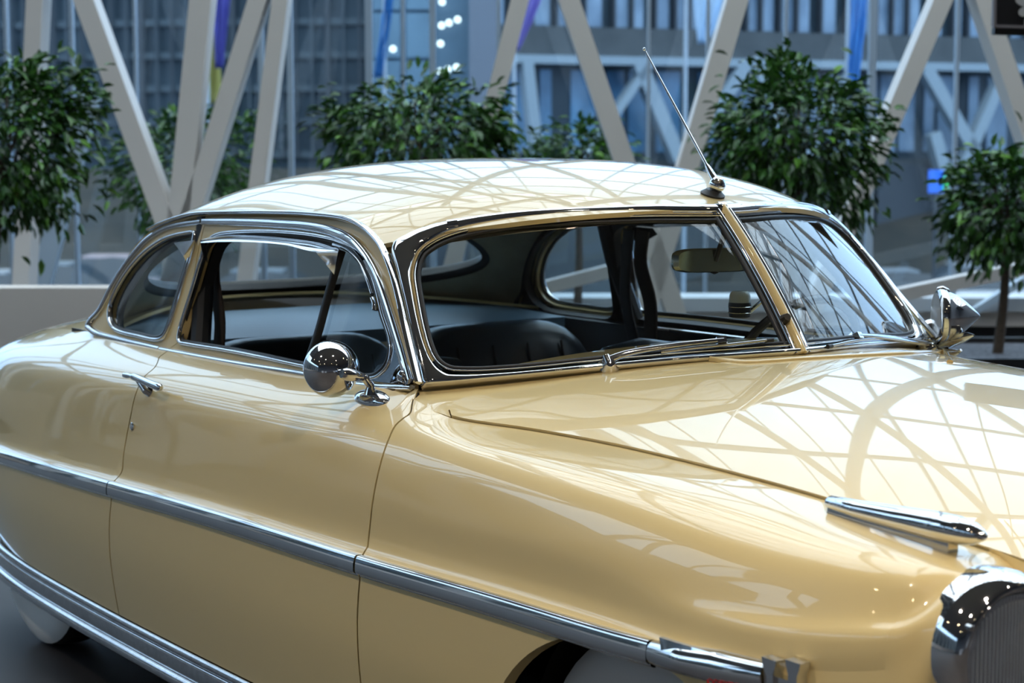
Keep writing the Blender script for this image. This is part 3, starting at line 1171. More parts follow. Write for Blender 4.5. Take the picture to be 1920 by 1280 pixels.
def section(knots, K, q):
    """natural cubic through K section knots evaluated at q, vectorised over leading axis"""
    n = len(knots)
    A = np.zeros((n, n))
    A[0, 0] = A[-1, -1] = 1
    h = np.diff(knots)
    for i in range(1, n - 1):
        A[i, i - 1], A[i, i], A[i, i + 1] = h[i - 1], 2 * (h[i - 1] + h[i]), h[i]
    R = np.zeros((n, n))
    for i in range(1, n - 1):
        R[i, i - 1] += 3 / h[i - 1]
        R[i, i] -= 3 / h[i - 1] + 3 / h[i]
        R[i, i + 1] += 3 / h[i]
    Cm = np.linalg.solve(A, R)
    c = np.einsum('ij,...jk->...ik', Cm, K)
    k = np.clip(np.searchsorted(knots, q) - 1, 0, n - 2)
    t = (q - knots[k])[..., None]
    hk = h[k][..., None]
    y0 = np.take_along_axis(K, k[..., None, None], -2)[..., 0, :]
    y1 = np.take_along_axis(K, (k + 1)[..., None, None], -2)[..., 0, :]
    c0 = np.take_along_axis(c, k[..., None, None], -2)[..., 0, :]
    c1 = np.take_along_axis(c, (k + 1)[..., None, None], -2)[..., 0, :]
    b = (y1 - y0) / hk - hk * (2 * c0 + c1) / 3
    return y0 + b * t + c0 * t ** 2 + (c1 - c0) / (3 * hk) * t ** 3


def f_upper(x, q):
    x, q = np.broadcast_arrays(np.asarray(x, float), np.asarray(q, float))
    ys, zs, g, m = str_y(x), str_z(x), _ledge(x), cde(x)
    K = np.stack([np.stack([ys - .002, zs + .018], -1), np.stack([ys - .7 * g, zs + .030], -1), np.stack([ys - g, zs + .055], -1),
                  m[..., 0:2], m[..., 2:4], m[..., 4:6], np.stack([top_y(x), top_z(x)], -1)], -2)
    r = section(Q2, K, q)
    return np.stack([x, -r[..., 0], r[..., 1]], -1)


Q1 = np.array([0, .3, .68, 1.])
_tuck = pchip([-3, -2.4, -1.9, 1.2, 1.5, 1.8], [.06, .045, .03, .03, .05, .12])


def f_lower(x, q):
    x, q = np.broadcast_arrays(np.asarray(x, float), np.asarray(q, float))
    ys, zs, tk = str_y(x), str_z(x), _tuck(x)
    zb = .30 + 0 * x
    K = np.stack([np.stack([ys - .002, zs + .018], -1), np.stack([ys + .006, zs * .72 + zb * .28], -1),
                  np.stack([ys - .001 - tk * .2, zs * .32 + zb * .68], -1), np.stack([ys - tk, zb], -1)], -2)
    r = section(Q1, K, q)
    return np.stack([x, -r[..., 0], r[..., 1]], -1)


_hc = spline([-.4, 0, .37, .7, 1.05, 1.4, 1.65, 1.85], [1.075, 1.09, 1.096, 1.086, 1.062, 1.022, .972, .90])


def f_hood(x, t):
    x, t = np.broadcast_arrays(np.asarray(x, float), np.asarray(t, float))
    y, zt, zc = top_y(x), top_z(x), _hc(x)
    z = zt + (zc - zt) * (1 - (t * t + 1e-6) ** 1.12)
    return np.stack([x, y * t, z], -1)


_re = np.array([(-1.84, .787, 1.03), (-1.745, .757, 1.14), (-1.65, .728, 1.25), (-1.47, .713, 1.335), (-1.18, .700, 1.382),
                (-.84, .697, 1.395), (-.55, .697, 1.396), (-.36, .703, 1.375), (-.25, .713, 1.336)])
_rc = np.array([(-2.30, 1.06), (-2.06, 1.205), (-1.82, 1.352), (-1.5, 1.458), (-1.12, 1.513), (-.75, 1.524), (-.42, 1.514),
                (-.13, 1.475), (.095, 1.412)])
roof_e, roof_c = spline(range(9), _re), spline(range(9), _rc)


def f_roof(s, t):
    s, t = np.broadcast_arrays(np.asarray(s, float), np.asarray(t, float))
    e, c = roof_e(s), roof_c(s)
    a = np.sqrt(t * t + 1e-6)
    x = c[..., 0] + (e[..., 0] - c[..., 0]) * a ** 1.9
    z = e[..., 2] + (c[..., 1] - e[..., 2]) * (1 - a ** 2.7)
    return np.stack([x, e[..., 1] * t, z], -1)


WN = np.array([0, -1., .282])
WC = .79 + .282 * 1.02


def f_side(x, z):
    x, z = np.broadcast_arrays(np.asarray(x, float), np.asarray(z, float))
    return np.stack([x, -(.79 - .282 * (z - 1.02)), z], -1)


def f_ws(t, s):
    """windshield: t = -1 near pillar .. 0 centre .. 1 far pillar, s = 0 cowl .. 1 header"""
    t, s = np.broadcast_arrays(np.asarray(t, float), np.asarray(s, float))
    a = np.sqrt(t * t + 1e-5)
    bot = np.stack([.372 - .362 * a ** 1.35, .782 * t, 1.099 - .055 * a ** 2], -1)
    tp = np.stack([.095 - .335 * a ** 1.45, .716 * t, 1.412 - .074 * a ** 2.2], -1)
    bul = (.012 * 4 * s * (1 - s))[..., None] * np.array([.7, 0, .7])
    return bot + (tp - bot) * s[..., None] + bul


S_UP = Surf(f_upper, -2.9, 1.68, 0, 1, 200, 40, sv=.42)
S_LO = Surf(f_lower, -2.9, 1.68, 0, 1, 160, 20, sv=.38)
S_HOOD = Surf(f_hood, -.15, 1.85, -1, 1, 120, 80, sv=.72)
S_ROOF = Surf(f_roof, 0, 8, -1, 1, 120, 80, sv=1.6)
S_SIDE = Surf(f_side, -2.2, .5, .9, 1.5, 40, 20)
S_WS = Surf(f_ws, -1.08, 1.08, -.15, 1.15, 80, 40, sv=.45)
for S_, uv_ in ((S_UP, (0, .5)), (S_LO, (0, .5)), (S_HOOD, (.8, -.3)), (S_ROOF, (4, -.3)), (S_SIDE, (0, 1.2)), (S_WS, (-.5, .5))):
    p_, n_ = S_.P(*uv_), S_.N(*uv_)
    if n_ @ (p_ - np.array([-.3, 0, .9])) < 0:
        S_.flip = -1


def side3(pix, step=5, closed=False, off=0.):
    """trace photo pixels on the plane of the side windows -> 3D"""
    L = smooth_line(pix, step, closed)
    nn = np.linalg.norm(WN)
    return np.array([on_plane(u, v, WN, WC + off * nn) for u, v in L])


SN = WN / np.linalg.norm(WN)

# ------------------------------------------------------------------ car: painted panels
GAPW = .0030
# shut lines traced on the body
door_front_up = S_UP.trace([(784, 723), (774, 750), (769, 774), (756, 784), (741, 798), (728, 825), (716, 860), (706, 900), (698, 945), (693, 990), (689, 1030)])
door_rear_up = S_UP.trace([(300, 664), (292, 686), (269, 708), (254, 740), (245, 780), (238, 815), (232, 850), (228, 885), (216, 900)])
door_front_up[0, 1], door_rear_up[0, 1] = 1.0, 1.0
door_front_up[-1, 1], door_rear_up[-1, 1] = 0., 0.


def shifted(L, dx):
    L = np.array(L)
    L[:, 0] += dx
    return L


xf, xr = door_front_up[-1, 0], door_rear_up[-1, 0]
lo_front = np.array([(xf - .025 * q, q) for q in np.linspace(0, 1, 16)])
lo_rear = np.array([(xr - .05 * q, q) for q in np.linspace(0, 1, 16)])


def run(a, b, q, n):
    return np.array([(x, q) for x in np.linspace(a, b, n)])


# door skin (upper and lower)
up = np.vstack([shifted(door_front_up, -GAPW), run(xf, xr, 0, 60)[1:-1], shifted(door_rear_up[::-1], GAPW),
                run(door_rear_up[0, 0], door_front_up[0, 0], 1, 60)[1:-1]])
d_up = panel('door_skin', S_UP, up, step=.028, thick=.02, parent=CAR)
lo = np.vstack([shifted(lo_front, -GAPW), run(xf, xr, 1, 50)[1:-1], shifted(lo_rear[::-1], GAPW), run(xr, xf, 0, 50)[1:-1]])
d_lo = panel('door_lower_skin', S_LO, lo, step=.035, thick=.02, parent=CAR)
# front fender
XF = 1.515
fe = np.vstack([shifted(door_front_up[::-1], GAPW), run(door_front_up[0, 0], XF, 1, 60)[1:], np.array([(XF, q) for q in np.linspace(1, 0, 30)])[1:],
                run(XF, xf, 0, 60)[1:-1]])
panel('front_fender', S_UP, fe, step=.022, thick=.02, parent=CAR)
WHX, WHZ, WHY = .95, .36, -.855
arch = []
for a in np.linspace(0, math.pi, 40):
    x, z = WHX + .415 * math.cos(a), WHZ + .355 * math.sin(a)
    qs = np.linspace(0, 1, 200)
    zz = f_lower(np.full(200, x), qs)[:, 2]
    if z > .30:
        arch.append((x, float(np.interp(-z, -zz, qs))))
arch = [p for p in arch if p[1] < .999]
arch = np.array(arch)
arch[:, 1] = np.clip(arch[:, 1], .06, 1)
fl = np.vstack([shifted(lo_front[::-1], GAPW), run(xf, XF, 0, 50)[1:], np.array([(XF, q) for q in np.linspace(0, 1, 20)])[1:],
                run(XF, arch[0, 0], 1, 6)[1:-1], [(arch[0, 0], 1)], arch, [(arch[-1, 0], 1)], run(arch[-1, 0], xf, 1, 10)[1:-1]])
panel('front_fender_side', S_LO, fl, step=.03, thick=.03, parent=CAR)
# rear quarter
XQ = -2.88
rq = np.vstack([shifted(door_rear_up, -GAPW), run(xr, XQ, 0, 60)[1:], np.array([(XQ, q) for q in np.linspace(0, 1, 20)])[1:],
                run(XQ, door_rear_up[0, 0], 1, 60)[1:-1]])
panel('rear_quarter', S_UP, rq, step=.03, thick=.02, parent=CAR)
rl = np.vstack([shifted(lo_rear, -GAPW), run(xr, XQ, 1, 50)[1:], np.array([(XQ, q) for q in np.linspace(1, 0, 16)])[1:],
                run(XQ, xr, 0, 50)[1:-1]])
panel('rear_quarter_side', S_LO, rl, step=.035, thick=.03, parent=CAR)
# rear deck behind the roof
def f_deck(x, t):
    x, t = np.broadcast_arrays(np.asarray(x, float), np.asarray(t, float))
    y, zt = top_y(x), top_z(x)
    zc = np.interp(x, [-3.1, -2.8, -2.5, -2.2, -1.9, -1.6], [.80, .95, 1.025, 1.065, 1.075, 1.07])
    a = np.sqrt(t * t + 1e-6)
    return np.stack([x, y * t, zt + (zc - zt) * (1 - a ** 2.2)], -1)


S_DECK = Surf(f_deck, -3.05, -1.5, -1, 1, 60, 40, sv=.7)
S_DECK.flip = S_HOOD.flip
panel('rear_deck', S_DECK, np.vstack([run(-2.88, -1.70, -1, 40), np.array([(-2.24 + .54 * abs(t) ** 1.9, t) for t in np.linspace(-1, 1, 41)])[1:-1], run(-1.70, -2.88, 1, 40)]), step=.05, thick=.01, parent=CAR, both=False)

# dark strips set behind the shut lines to paint their shade
for L_, S_ in ((door_front_up, S_UP), (door_rear_up, S_UP), (lo_front, S_LO), (lo_rear, S_LO)):
    P_, N_ = S_.P(L_[:, 0], L_[:, 1]), S_.N(L_[:, 0], L_[:, 1])
    m1 = MB()
    m1.tube(P_ - N_ * .0075, .005, 6)
    m1.build('gap_shade_strip', GAP, CAR)
    m1.mirror_y().build('gap_shade_strip', GAP, CAR)
# hood and cowl
hx = np.linspace(S_HOOD.pick(836, 787)[0] + .003, 1.78, 90)


def ws_base_x(t):
    return f_ws(t, 0 * np.asarray(t))[..., 0]


tt = np.linspace(-1, 1, 81)
rear_edge = [S_HOOD.pick(*p) for p in ((836, 787), (843, 770), (852, 758), (868, 750), (890, 744))]
rear_edge[0][1] = -.996
_re0 = [tuple(p) for p in rear_edge]
rear_edge = list(_re0)
for t in np.linspace(-.86, .86, 60):
    rear_edge.append((ws_base_x(t) + .085 - .02 * abs(t), t))
rear_edge += [(a, -b) for a, b in _re0[::-1]]
rear_edge = np.array(rear_edge)
hood_out = np.vstack([np.stack([hx, np.full(90, -.996)], 1)[::-1], rear_edge, np.stack([hx, np.full(90, .996)], 1),
                      np.array([(1.78, t) for t in np.linspace(.99, -.99, 40)])])
panel('hood', S_HOOD, hood_out, step=.028, thick=.016, off=.0055, parent=CAR, both=False)
cowl_out = np.vstack([rear_edge - [.004, 0], [(.13, 1.0)], [(.05, 1.), (-.06, 1.0)], [(-.06, 0)], [(-.06, -1.0), (.05, -1.0), (.13, -1.0)]])
panel('cowl', S_HOOD, cowl_out, step=.03, thick=.01, parent=CAR, both=False)
# dark seal below the hood edge
for sg in (-1, 1):
    hs_ = np.linspace(hx[0], 1.45, 60)
    Pp = S_HOOD.P(hs_, np.full(60, sg * 1.0))
    mb = MB()
    mb.tube(Pp - [0, 0, .012], .009, 6)
    mb.build('hood_seal', RUBBER, CAR)

# roof with rear window opening
rw = []
for a in np.linspace(0, 2 * math.pi, 64, endpoint=False):
    c_, s_ = math.cos(a), math.sin(a)
    rw.append((1.15 + np.sign(s_) * abs(s_) * (1.0 if s_ > 0 else 1.02), .84 * np.sign(c_) * abs(c_) ** .85))
rw = np.array(rw)
ro = np.vstack([np.stack([np.linspace(0, 8, 80), np.full(80, -1.)], 1), np.array([(8, t) for t in np.linspace(-1, 1, 60)])[1:-1],
                np.stack([np.linspace(8, 0, 80), np.full(80, 1.)], 1), np.array([(0, t) for t in np.linspace(1, -1, 60)])[1:-1]])
panel('roof', S_ROOF, ro, [rw], step=.09, thick=.012, parent=CAR, both=False)
panel('headliner', S_ROOF, ro, [rw], step=.12, thick=0, off=-.03, m=LINER, parent=CAR, both=False)
rwP, rwN = S_ROOF.P(rw[:, 0], rw[:, 1]), S_ROOF.N(rw[:, 0], rw[:, 1])
ribbon('rear_window_seal', rwP - rwN * .012, rwN, .055, .03, PROF_FLAT, RUBBER, CAR, closed=True, both=False)
panel('rear_window', S_ROOF, rw, step=.12, thick=0, off=-.01, m=SGLASS, parent=CAR, both=False)

# side window frames (greenhouse)
um_c = [(166, 611), (173, 600), (189, 582), (209, 543), (230, 508), (252, 478), (279, 449), (314, 428), (349, 420), (382, 416)]
um_d = [(382, 416), (450, 417), (520, 420), (580, 425), (628, 435), (660, 451), (685, 478), (703, 508), (718, 545), (733, 590), (750, 645), (764, 692), (771, 716)]
b_gap = [(384, 418), (375, 452), (364, 510), (352, 567), (343, 615), (334, 640), (318, 652), (302, 658)]
belt = [(166, 613), (180, 624), (220, 636), (300, 655), (437, 681), (571, 702), (662, 720), (740, 727), (775, 728)]
quarter = [(366, 436), (349, 437), (314, 446), (291, 459), (267, 478), (244, 504), (226, 531), (212, 559), (206, 582), (207, 603), (214, 615), (227, 622),
           (255, 629), (297, 637), (308, 632), (315, 619), (328, 579), (342, 532), (356, 485), (365, 448)]
doorwin = [(338, 641), (338, 622), (346, 593), (359, 552), (375, 498), (388, 459), (399, 446), (413, 439), (466, 434), (534, 435), (602, 443), (645, 455),
           (675, 473), (695, 504), (709, 545), (720, 590), (734, 634), (736, 659), (730, 684), (719, 699), (701, 709), (574, 687), (489, 669), (421, 656), (353, 645)]


def side_uv(pix, step=5, closed=False):
    p = side3(pix, step, closed)
    return p[:, [0, 2]]


def seg(pts, a, b):
    return [p for p in pts if a <= p[0] <= b]


belt_r = seg(belt, 0, 301) + [(302, 656)]
belt_f = [(302, 656)] + seg(belt, 303, 2000)
qo = np.vstack([side_uv(um_c), side_uv(b_gap)[1:], side_uv(belt_r)[::-1][1:]])
panel('quarter_window_frame', S_SIDE, qo, [side_uv(quarter, 5, True)], step=.04, thick=.02, parent=CAR)
do = np.vstack([side_uv(um_d), side_uv(belt_f)[::-1][1:-1], shifted(side_uv(b_gap)[::-1], .004)[:-1]])
panel('door_window_frame', S_SIDE, do, [side_uv(doorwin, 5, True)], step=.04, thick=.02, parent=CAR)
# painted gutter between the window frames and the drip rail
drip_px = [(280, 431), (305, 419), (336, 408), (365, 401), (393, 399), (450, 398), (504, 398), (571, 400), (640, 407), (662, 414), (683, 426), (700, 441),
           (714, 458), (727, 485), (740, 522), (750, 562), (759, 605), (771, 655), (781, 695), (787, 718)]
go = np.vstack([side_uv(drip_px), side_uv([(279, 452), (314, 431), (349, 423), (382, 419), (450, 419), (520, 422), (580, 427), (628, 437), (658, 453), (682, 480), (700, 510), (715, 546), (730, 591), (747, 646), (761, 692), (769, 718)])[::-1]])
panel('gutter', S_SIDE, go, step=.04, thick=.01, off=-.004, parent=CAR)
# inner trim of the side walls
qi = side_uv([(372, 430), (349, 431), (312, 440), (288, 453), (263, 473), (240, 500), (222, 528), (207, 557), (200, 582), (201, 606), (210, 621), (225, 628), (255, 635),
              (300, 643), (313, 637), (321, 622), (334, 582), (348, 535), (362, 488), (371, 448)], 6, True)
panel('side_trim', S_SIDE, np.vstack([side_uv(um_c), side_uv(um_d)[1:], side_uv(belt)[::-1]]), [qi, side_uv(doorwin, 8, True)], step=.05, thick=.03,
      off=-.025, m=CABIN, parent=CAR)


# ------------------------------------------------------------------ car: bright mouldings
def side_ribbon(name, pix, wpx, h, off=0., prof=PROF_ROUND, m=CHROME, closed=False, both=True):
    P = side3(pix, 6, closed, off)
    n = len(P)
    d = np.linalg.norm(P - CAM, axis=1)
    wv = np.interp(np.linspace(0, 1, n), np.linspace(0, 1, len(wpx)), wpx) if hasattr(wpx, '__len__') else np.full(n, wpx)
    return ribbon(name, P, np.tile(SN, (n, 1)), wv * d / FPX, h, prof, m, CAR, closed, both)


side_ribbon('belt_moulding', belt_r + [(301, 655.5)], 13, .012)
side_ribbon('belt_moulding', [(304, 656.5)] + seg(belt, 305, 2000), 13, .012)
side_ribbon('window_arch_moulding', um_c[:-1] + [(381, 416)], 12, .012)
side_ribbon('door_frame_moulding', [(384, 416)] + um_d[1:], [12, 15, 17, 18, 19, 20, 21, 21, 21, 18], .011, prof=PROF_FLAT)
side_ribbon('drip_rail', drip_px, [5, 6, 7, 8, 9, 10, 10, 10, 10, 9, 8], .012, off=.012)
side_ribbon('quarter_window_reveal', quarter, 8, .009, off=.002, closed=True)
side_ribbon('quarter_window_seal', [(p[0] + (270 - p[0]) * .05, p[1] + (540 - p[1]) * .05) for p in quarter], 8, .006, off=-.004, m=RUBBER, closed=True)
side_ribbon('door_window_reveal', doorwin, 8, .009, off=.002, closed=True)
side_ribbon('door_window_seal', [(p[0] + (540 - p[0]) * .025, p[1] + (570 - p[1]) * .04) for p in doorwin], 9, .006, off=-.006, m=RUBBER, closed=True)
qg = side_uv([(p[0] + (270 - p[0]) * .02, p[1] + (540 - p[1]) * .02) for p in quarter], 8, True)
panel('quarter_window_glass', S_SIDE, qg, step=.1, thick=0, off=-.006, m=SGLASS, parent=CAR)

# windshield: wide outer frame, painted insert, inner bead, rubber, panes
ws_out = [(1347, 386), (1240, 386), (1150, 389), (1000, 396), (900, 406), (840, 416), (795, 427), (760, 440), (738, 452), (733, 466), (741, 495), (753, 545), (765, 600), (776, 655),
          (786, 705), (791, 724), (830, 722), (900, 716), (1000, 707), (1115, 696), (1300, 680), (1400, 673), (1499, 666)]
ws_in = [(1345, 402), (1240, 402), (1150, 404), (1000, 411), (900, 424), (850, 436), (812, 452), (785, 474), (775, 500), (773, 520), (780, 570), (790, 620), (800, 655),
         (811, 678), (828, 694), (852, 702), (890, 703), (950, 700), (1020, 694), (1115, 684), (1300, 668), (1400, 661), (1495, 654)]


def ws3(uv):
    uv = np.asarray(uv)
    return S_WS.P(uv[:, 0], uv[:, 1]), S_WS.N(uv[:, 0], uv[:, 1])


def ws_line(pix, n=90):
    L = resample(S_WS.trace(pix, 7) * [1, 1], n)
    return L


# sections of the frame matched point by point so the band keeps its shape
def matched(pa, pb, n_each=8):
    A, B = [], []
    a = smooth_line(pa, 1e9)
    for i in range(len(pa) - 1):
        pass
    A = catmull_param(pa, n_each)
    B = catmull_param(pb, n_each)
    return A, B


def catmull_param(P, k):
    P = np.asarray(P, float)
    t = np.arange(len(P))
    f = spline(t, P)
    # hermite-like: use pchip per coordinate to avoid ringing
    fx, fy = pchip(t, P[:, 0]), pchip(t, P[:, 1])
    q = np.linspace(0, len(P) - 1, (len(P) - 1) * k + 1)
    return np.stack([fx(q), fy(q)], 1)


A_, B_ = matched(ws_out, ws_in, 5)
uvA, uvB = np.array([S_WS.pick(*p) for p in A_]), np.array([S_WS.pick(*p) for p in B_])
uvA[0, 0] = uvB[0, 0] = uvA[-1, 0] = uvB[-1, 0] = 0
PA, NA = ws3(uvA)
PB, NB = ws3(uvB)
band('windshield_frame', PA, PB, (NA + NB) / 2, .014, parent=CAR, back=.02)
mid_in = catmull_param(ws_in, 5)


def inset(px, k):
    c = np.array([1110, 560])
    px = np.asarray(px, float)
    n = len(px)
    T = np.gradient(px, axis=0)
    T /= np.linalg.norm(T, axis=1)[:, None] + 1e-9
    Nn = np.stack([-T[:, 1], T[:, 0]], 1)
    s = np.sign(((c - px) * Nn).sum(1))
    s = np.sign(np.median(s))
    return px + Nn * s * k


def ws_ribbon(name, k, w, h, m, lift=0., stop=None):
    px = inset(mid_in, k)[:stop]
    uv = np.array([S_WS.pick(*p) for p in px])
    uv[0, 0] = 0
    if stop is None:
        uv[-1, 0] = 0
    P, N = ws3(uv)
    d = np.linalg.norm(P - CAM, axis=1)
    return ribbon(name, P + N * lift, N, w * d / FPX, h, PROF_ROUND, m, CAR)


ws_ribbon('windshield_insert', 1.0, 2.6, .005, PAINT, .001, stop=66)
ws_ribbon('windshield_bead', 5.5, 5.5, .010, CHROME, 0)
ws_ribbon('windshield_rubber', 12, 9, .006, RUBBER, 0)
gl = np.array([S_WS.pick(*p) for p in inset(mid_in, 9)])
gl[0, 0] = gl[-1, 0] = -.004
panel('windshield_pane', S_WS, gl, step=.08, thick=0, off=-.001, m=WSGLASS, parent=CAR)
# centre divider: painted bar between bright edges
sv_ = np.linspace(-.01, 1.0, 20)
Pd, Nd = S_WS.P(0 * sv_, sv_), S_WS.N(0 * sv_, sv_)
ribbon('divider_bar', Pd, Nd, .022, .018, PROF_ROUND, PAINT, CAR, both=False)
for sg in (-1, 1):
    P2, N2 = S_WS.P(0 * sv_ + sg * .024, sv_), S_WS.N(0 * sv_ + sg * .024, sv_)
    ribbon('divider_edge', P2, N2, .013, .012, PROF_ROUND, CHROME, CAR, both=False)
    P2, N2 = S_WS.P(0 * sv_ + sg * .042, sv_), S_WS.N(0 * sv_ + sg * .042, sv_)
    ribbon('divider_rubber', P2, N2, .014, .006, PROF_ROUND, RUBBER, CAR, both=False)
# header moulding strip along the roof edge above the windshield
hp = S_WS.trace([(1347, 381), (1240, 381.5), (1150, 384), (1000, 391), (900, 401), (840, 411), (795, 422)], 8)
hp[0, 0] = 0

# rub strip along the side
def f_strip(x):
    x = np.asarray(x, float)
    return np.stack([x, -str_y(x) - .001, str_z(x)], -1)


def strip(a, b, n=60):
    x = np.linspace(a, b, n)
    P = f_strip(x)
    return P, np.tile(np.array([0, -1., .12]) / math.hypot(1, .12), (n, 1))


sw = lambda x: np.interp(x, [-2.9, -2, -1, 1.2], [.034, .038, .040, .041])
for a, b in ((-2.85, xr - .004), (xr + .002, xf - .004), (xf + .004, 1.04)):
    P, N = strip(a, b)
    ribbon('side_strip', P, N, sw(P[:, 0]), .016, PROF_FLAT, CHROME, CAR)
    P2 = P + np.array([0, .004, -.022])
    ribbon('side_strip_lip', P2, N, .012, .010, PROF_ROUND, CHROME, CAR)
# rocker mouldings: bead, flat, lower bead
x = np.linspace(-2.75, .56, 80)
for (dy, zz, w, h, nm) in ((.028, .285, .024, .012, 'rocker_bead'), (.026, .250, .046, .008, 'rocker_panel'), (.020, .212, .034, .016, 'rocker_lower_bead')):
    P = np.stack([x, -(str_y(x) - dy - .004), 0 * x + zz], -1)
    ribbon(nm, P, np.tile([0, -1, 0.], (80, 1)), w, h, PROF_ROUND if 'bead' in nm else PROF_FLAT, CHROME_W, CAR)

# ------------------------------------------------------------------ headlight
HL = np.array([1.632, -.75, .818])
hd = np.array([1, -.06, -.03])
hd /= np.linalg.norm(hd)
for sg in (1, -1):
    c = HL * [1, sg, 1]
    ax = hd * [1, sg, 1]
    h = empty('headlight', (0, 0, 0))
    h.parent = CAR
    mb = MB()
    mb.lathe([(-.075, .118), (-.045, .121), (-.028, .120), (-.012, .115), (-.002, .109), (.004, .104), (.004, .0995), (-.004, .0985), (-.006, .0965), (-.002, .0945),
              (-.001, .0925), (-.006, .090), (-.02, .089)], c, ax, 64)
    mb.build('bezel', CHROME, h, sharp=60)
    mb = MB()
    mb.lathe([(-.006, .0905), (-.002, .089), (.006, .075), (.012, .05), (.016, .02), (.0165, 0)], c, ax, 48)
    mb.build('lens', glass_mat('lens_glass', (.95, .97, 1.), 1.3), h)
    mb = MB()
    mb.lathe([(-.008, .088), (-.03, .07), (-.055, .04), (-.066, .012), (-.068, 0)], c, ax, 40)
    mb.build('reflector', CHROME, h)
    mb = MB()
    up_ = np.array([0, 0, 1.])
    rt_ = np.cross(ax, up_)
    for k in range(-13, 14):
        yy = k * .0062
        hh = math.sqrt(max(0, .086 ** 2 - yy ** 2))
        dd = .0165 - .022 * (yy / .09) ** 2 - .004
        mb.beam(c + rt_ * yy + ax * (dd - .006) - up_ * hh * .97, c + rt_ * yy + ax * (dd - .006) + up_ * hh * .97, .0011, .002, up=ax)
    fl_ = mb.build('lens_fluting', MATS.get('flute') or mat('flute', (.62, .66, .70), rough=.12, metal=.5), h)
    mb = MB()
    mb.lathe([(-.05, .0), (-.045, .010), (-.02, .012), (-.012, .007), (-.01, 0)], c, ax, 14)
    mb.build('bulb', mat('bulb', (.5, .5, .42), rough=.2, metal=.5), h)
    mb = MB()
    for an in (150, 30, 270):
        a = math.radians(an)
        p = c + (rt_ * math.cos(a) + up_ * math.sin(a)) * .106
        mb = MB()
        mb.lathe([(-.004, .0055), (.006, .005), (.008, .003), (.0085, 0)], p, ax, 10)
        (mb).build('bezel_screw', CHROME_W, h)
    # fender nose collar joining the fender to the bezel
    q = np.linspace(0, 1, 33)
    ring_f = f_upper(np.full(33, XF), q[::-1])
    n = 33
    ang = np.linspace(math.radians(105), math.radians(-15), n)
# fender nose: surface from the fender's front edge to the bezel
for sg in (1, -1):
    n = 41
    e1 = f_upper(np.full(21, XF), np.linspace(1, 0, 21))
    e2 = f_lower(np.full(21, XF), np.linspace(0, 1, 21))[1:]
    edge = np.vstack([e1, e2])
    ea = f_upper(np.full(21, XF - .02), np.linspace(1, 0, 21))
    eb = f_lower(np.full(21, XF - .02), np.linspace(0, 1, 21))[1:]
    tan = edge - np.vstack([ea, eb])
    tan /= np.linalg.norm(tan, axis=1)[:, None]
    ang = np.linspace(math.radians(128), math.radians(-100), len(edge))
    up_ = np.array([0, 0, 1.])
    outw = np.array([0, -1., 0])
    rim = np.array([HL + hd * -.045 + .1195 * (up_ * math.sin(a) + outw * math.cos(a)) for a in ang])
    rings = []
    for t in np.linspace(0, 1, 9):
        Ld = np.linalg.norm(rim - edge, axis=1)[:, None]
        h0, h1, h2, h3 = 2 * t**3 - 3 * t**2 + 1, t**3 - 2 * t**2 + t, -2 * t**3 + 3 * t**2, t**3 - t**2
        rings.append(edge * h0 + tan * Ld * 1.0 * h1 + rim * h2 + hd * Ld * .6 * h3)
    mb = MB()
    mb.loft(rings, closed=False, cap=False)
    if sg < 0:
        mb = mb.mirror_y()
    mb.build('fender_nose', PAINT, CAR, sharp=80)
    top_edge = np.array([r[0] for r in rings])
    hood_edge = np.array([f_hood(x_, -1.0) + [0, 0, -.004] for x_ in np.linspace(XF, 1.74, 9)])
    top_edge = np.vstack([top_edge, HL + hd * -.02 + [0, .11, .075], HL + hd * .02 + [0, .14, .02]])
    hood_edge = np.vstack([hood_edge, f_hood(1.76, -1.0), f_hood(1.78, -1.0)])
    mb = MB()
    mb.loft([top_edge * (1 - w_) + hood_edge * w_ + np.array([0, 0, .008 * 4 * w_ * (1 - w_)]) for w_ in np.linspace(0, 1, 6)], closed=False, cap=False)
    (mb if sg > 0 else mb.mirror_y()).build('nose_valance', PAINT, CAR, sharp=80)

# ------------------------------------------------------------------ wheels
TYRE = mat('tyre_rubber', (.014, .014, .015), rough=.7)
WW = mat('whitewall', (.62, .63, .63), rough=.55)
for wx, wy, wz in ((WHX, WHY, WHZ), (-2.14, -.835, .36)):
    for sg in (1, -1):
        w = empty('wheel')
        w.parent = CAR
        c = (wx, wy * sg, wz)
        ax = (0, -sg, 0)
        mb = MB()
        mb.lathe([(-.17, .20), (-.165, .30), (-.14, .345), (-.08, .358), (-.02, .356), (.005, .350), (.012, .345)], c, ax, 48)
        mb.build('tyre', TYRE, w)
        mb = MB()
        mb.lathe([(.010, .349), (.022, .33), (.026, .30), (.022, .265), (.012, .245)], c, ax, 48)
        mb.build('whitewall', WW, w)
        mb = MB()
        mb.lathe([(.010, .247), (.016, .242), (.014, .222), (-.02, .212)], c, ax, 48)
        mb.build('rim', PAINT, w)
        mb = MB()
        mb.lathe([(-.02, .214), (-.004, .19), (.012, .15), (.022, .10), (.036, .08), (.046, .04), (.048, 0)], c, ax, 40)
        mb.build('hubcap', CHROME, w)
mb = MB()
mb.box((-.6, 0, .24), (4.2, 1.5, .10))
mb.build('underbody', GAP, CAR)
mb = MB()
for sg in (1, -1):
    m2 = MB()
    m2.lathe([(0, 0), (0, .41), (.30, .41)], (WHX, -.56 * sg, WHZ), (0, -sg, 0), 32, cap=False)
    m2.build('wheel_well', GAP, CAR)
# ==DETAIL==
# ------------------------------------------------------------------ car: fittings
def sub(name, parent=None):
    e = empty(name)
    e.parent = parent or CAR
    return e


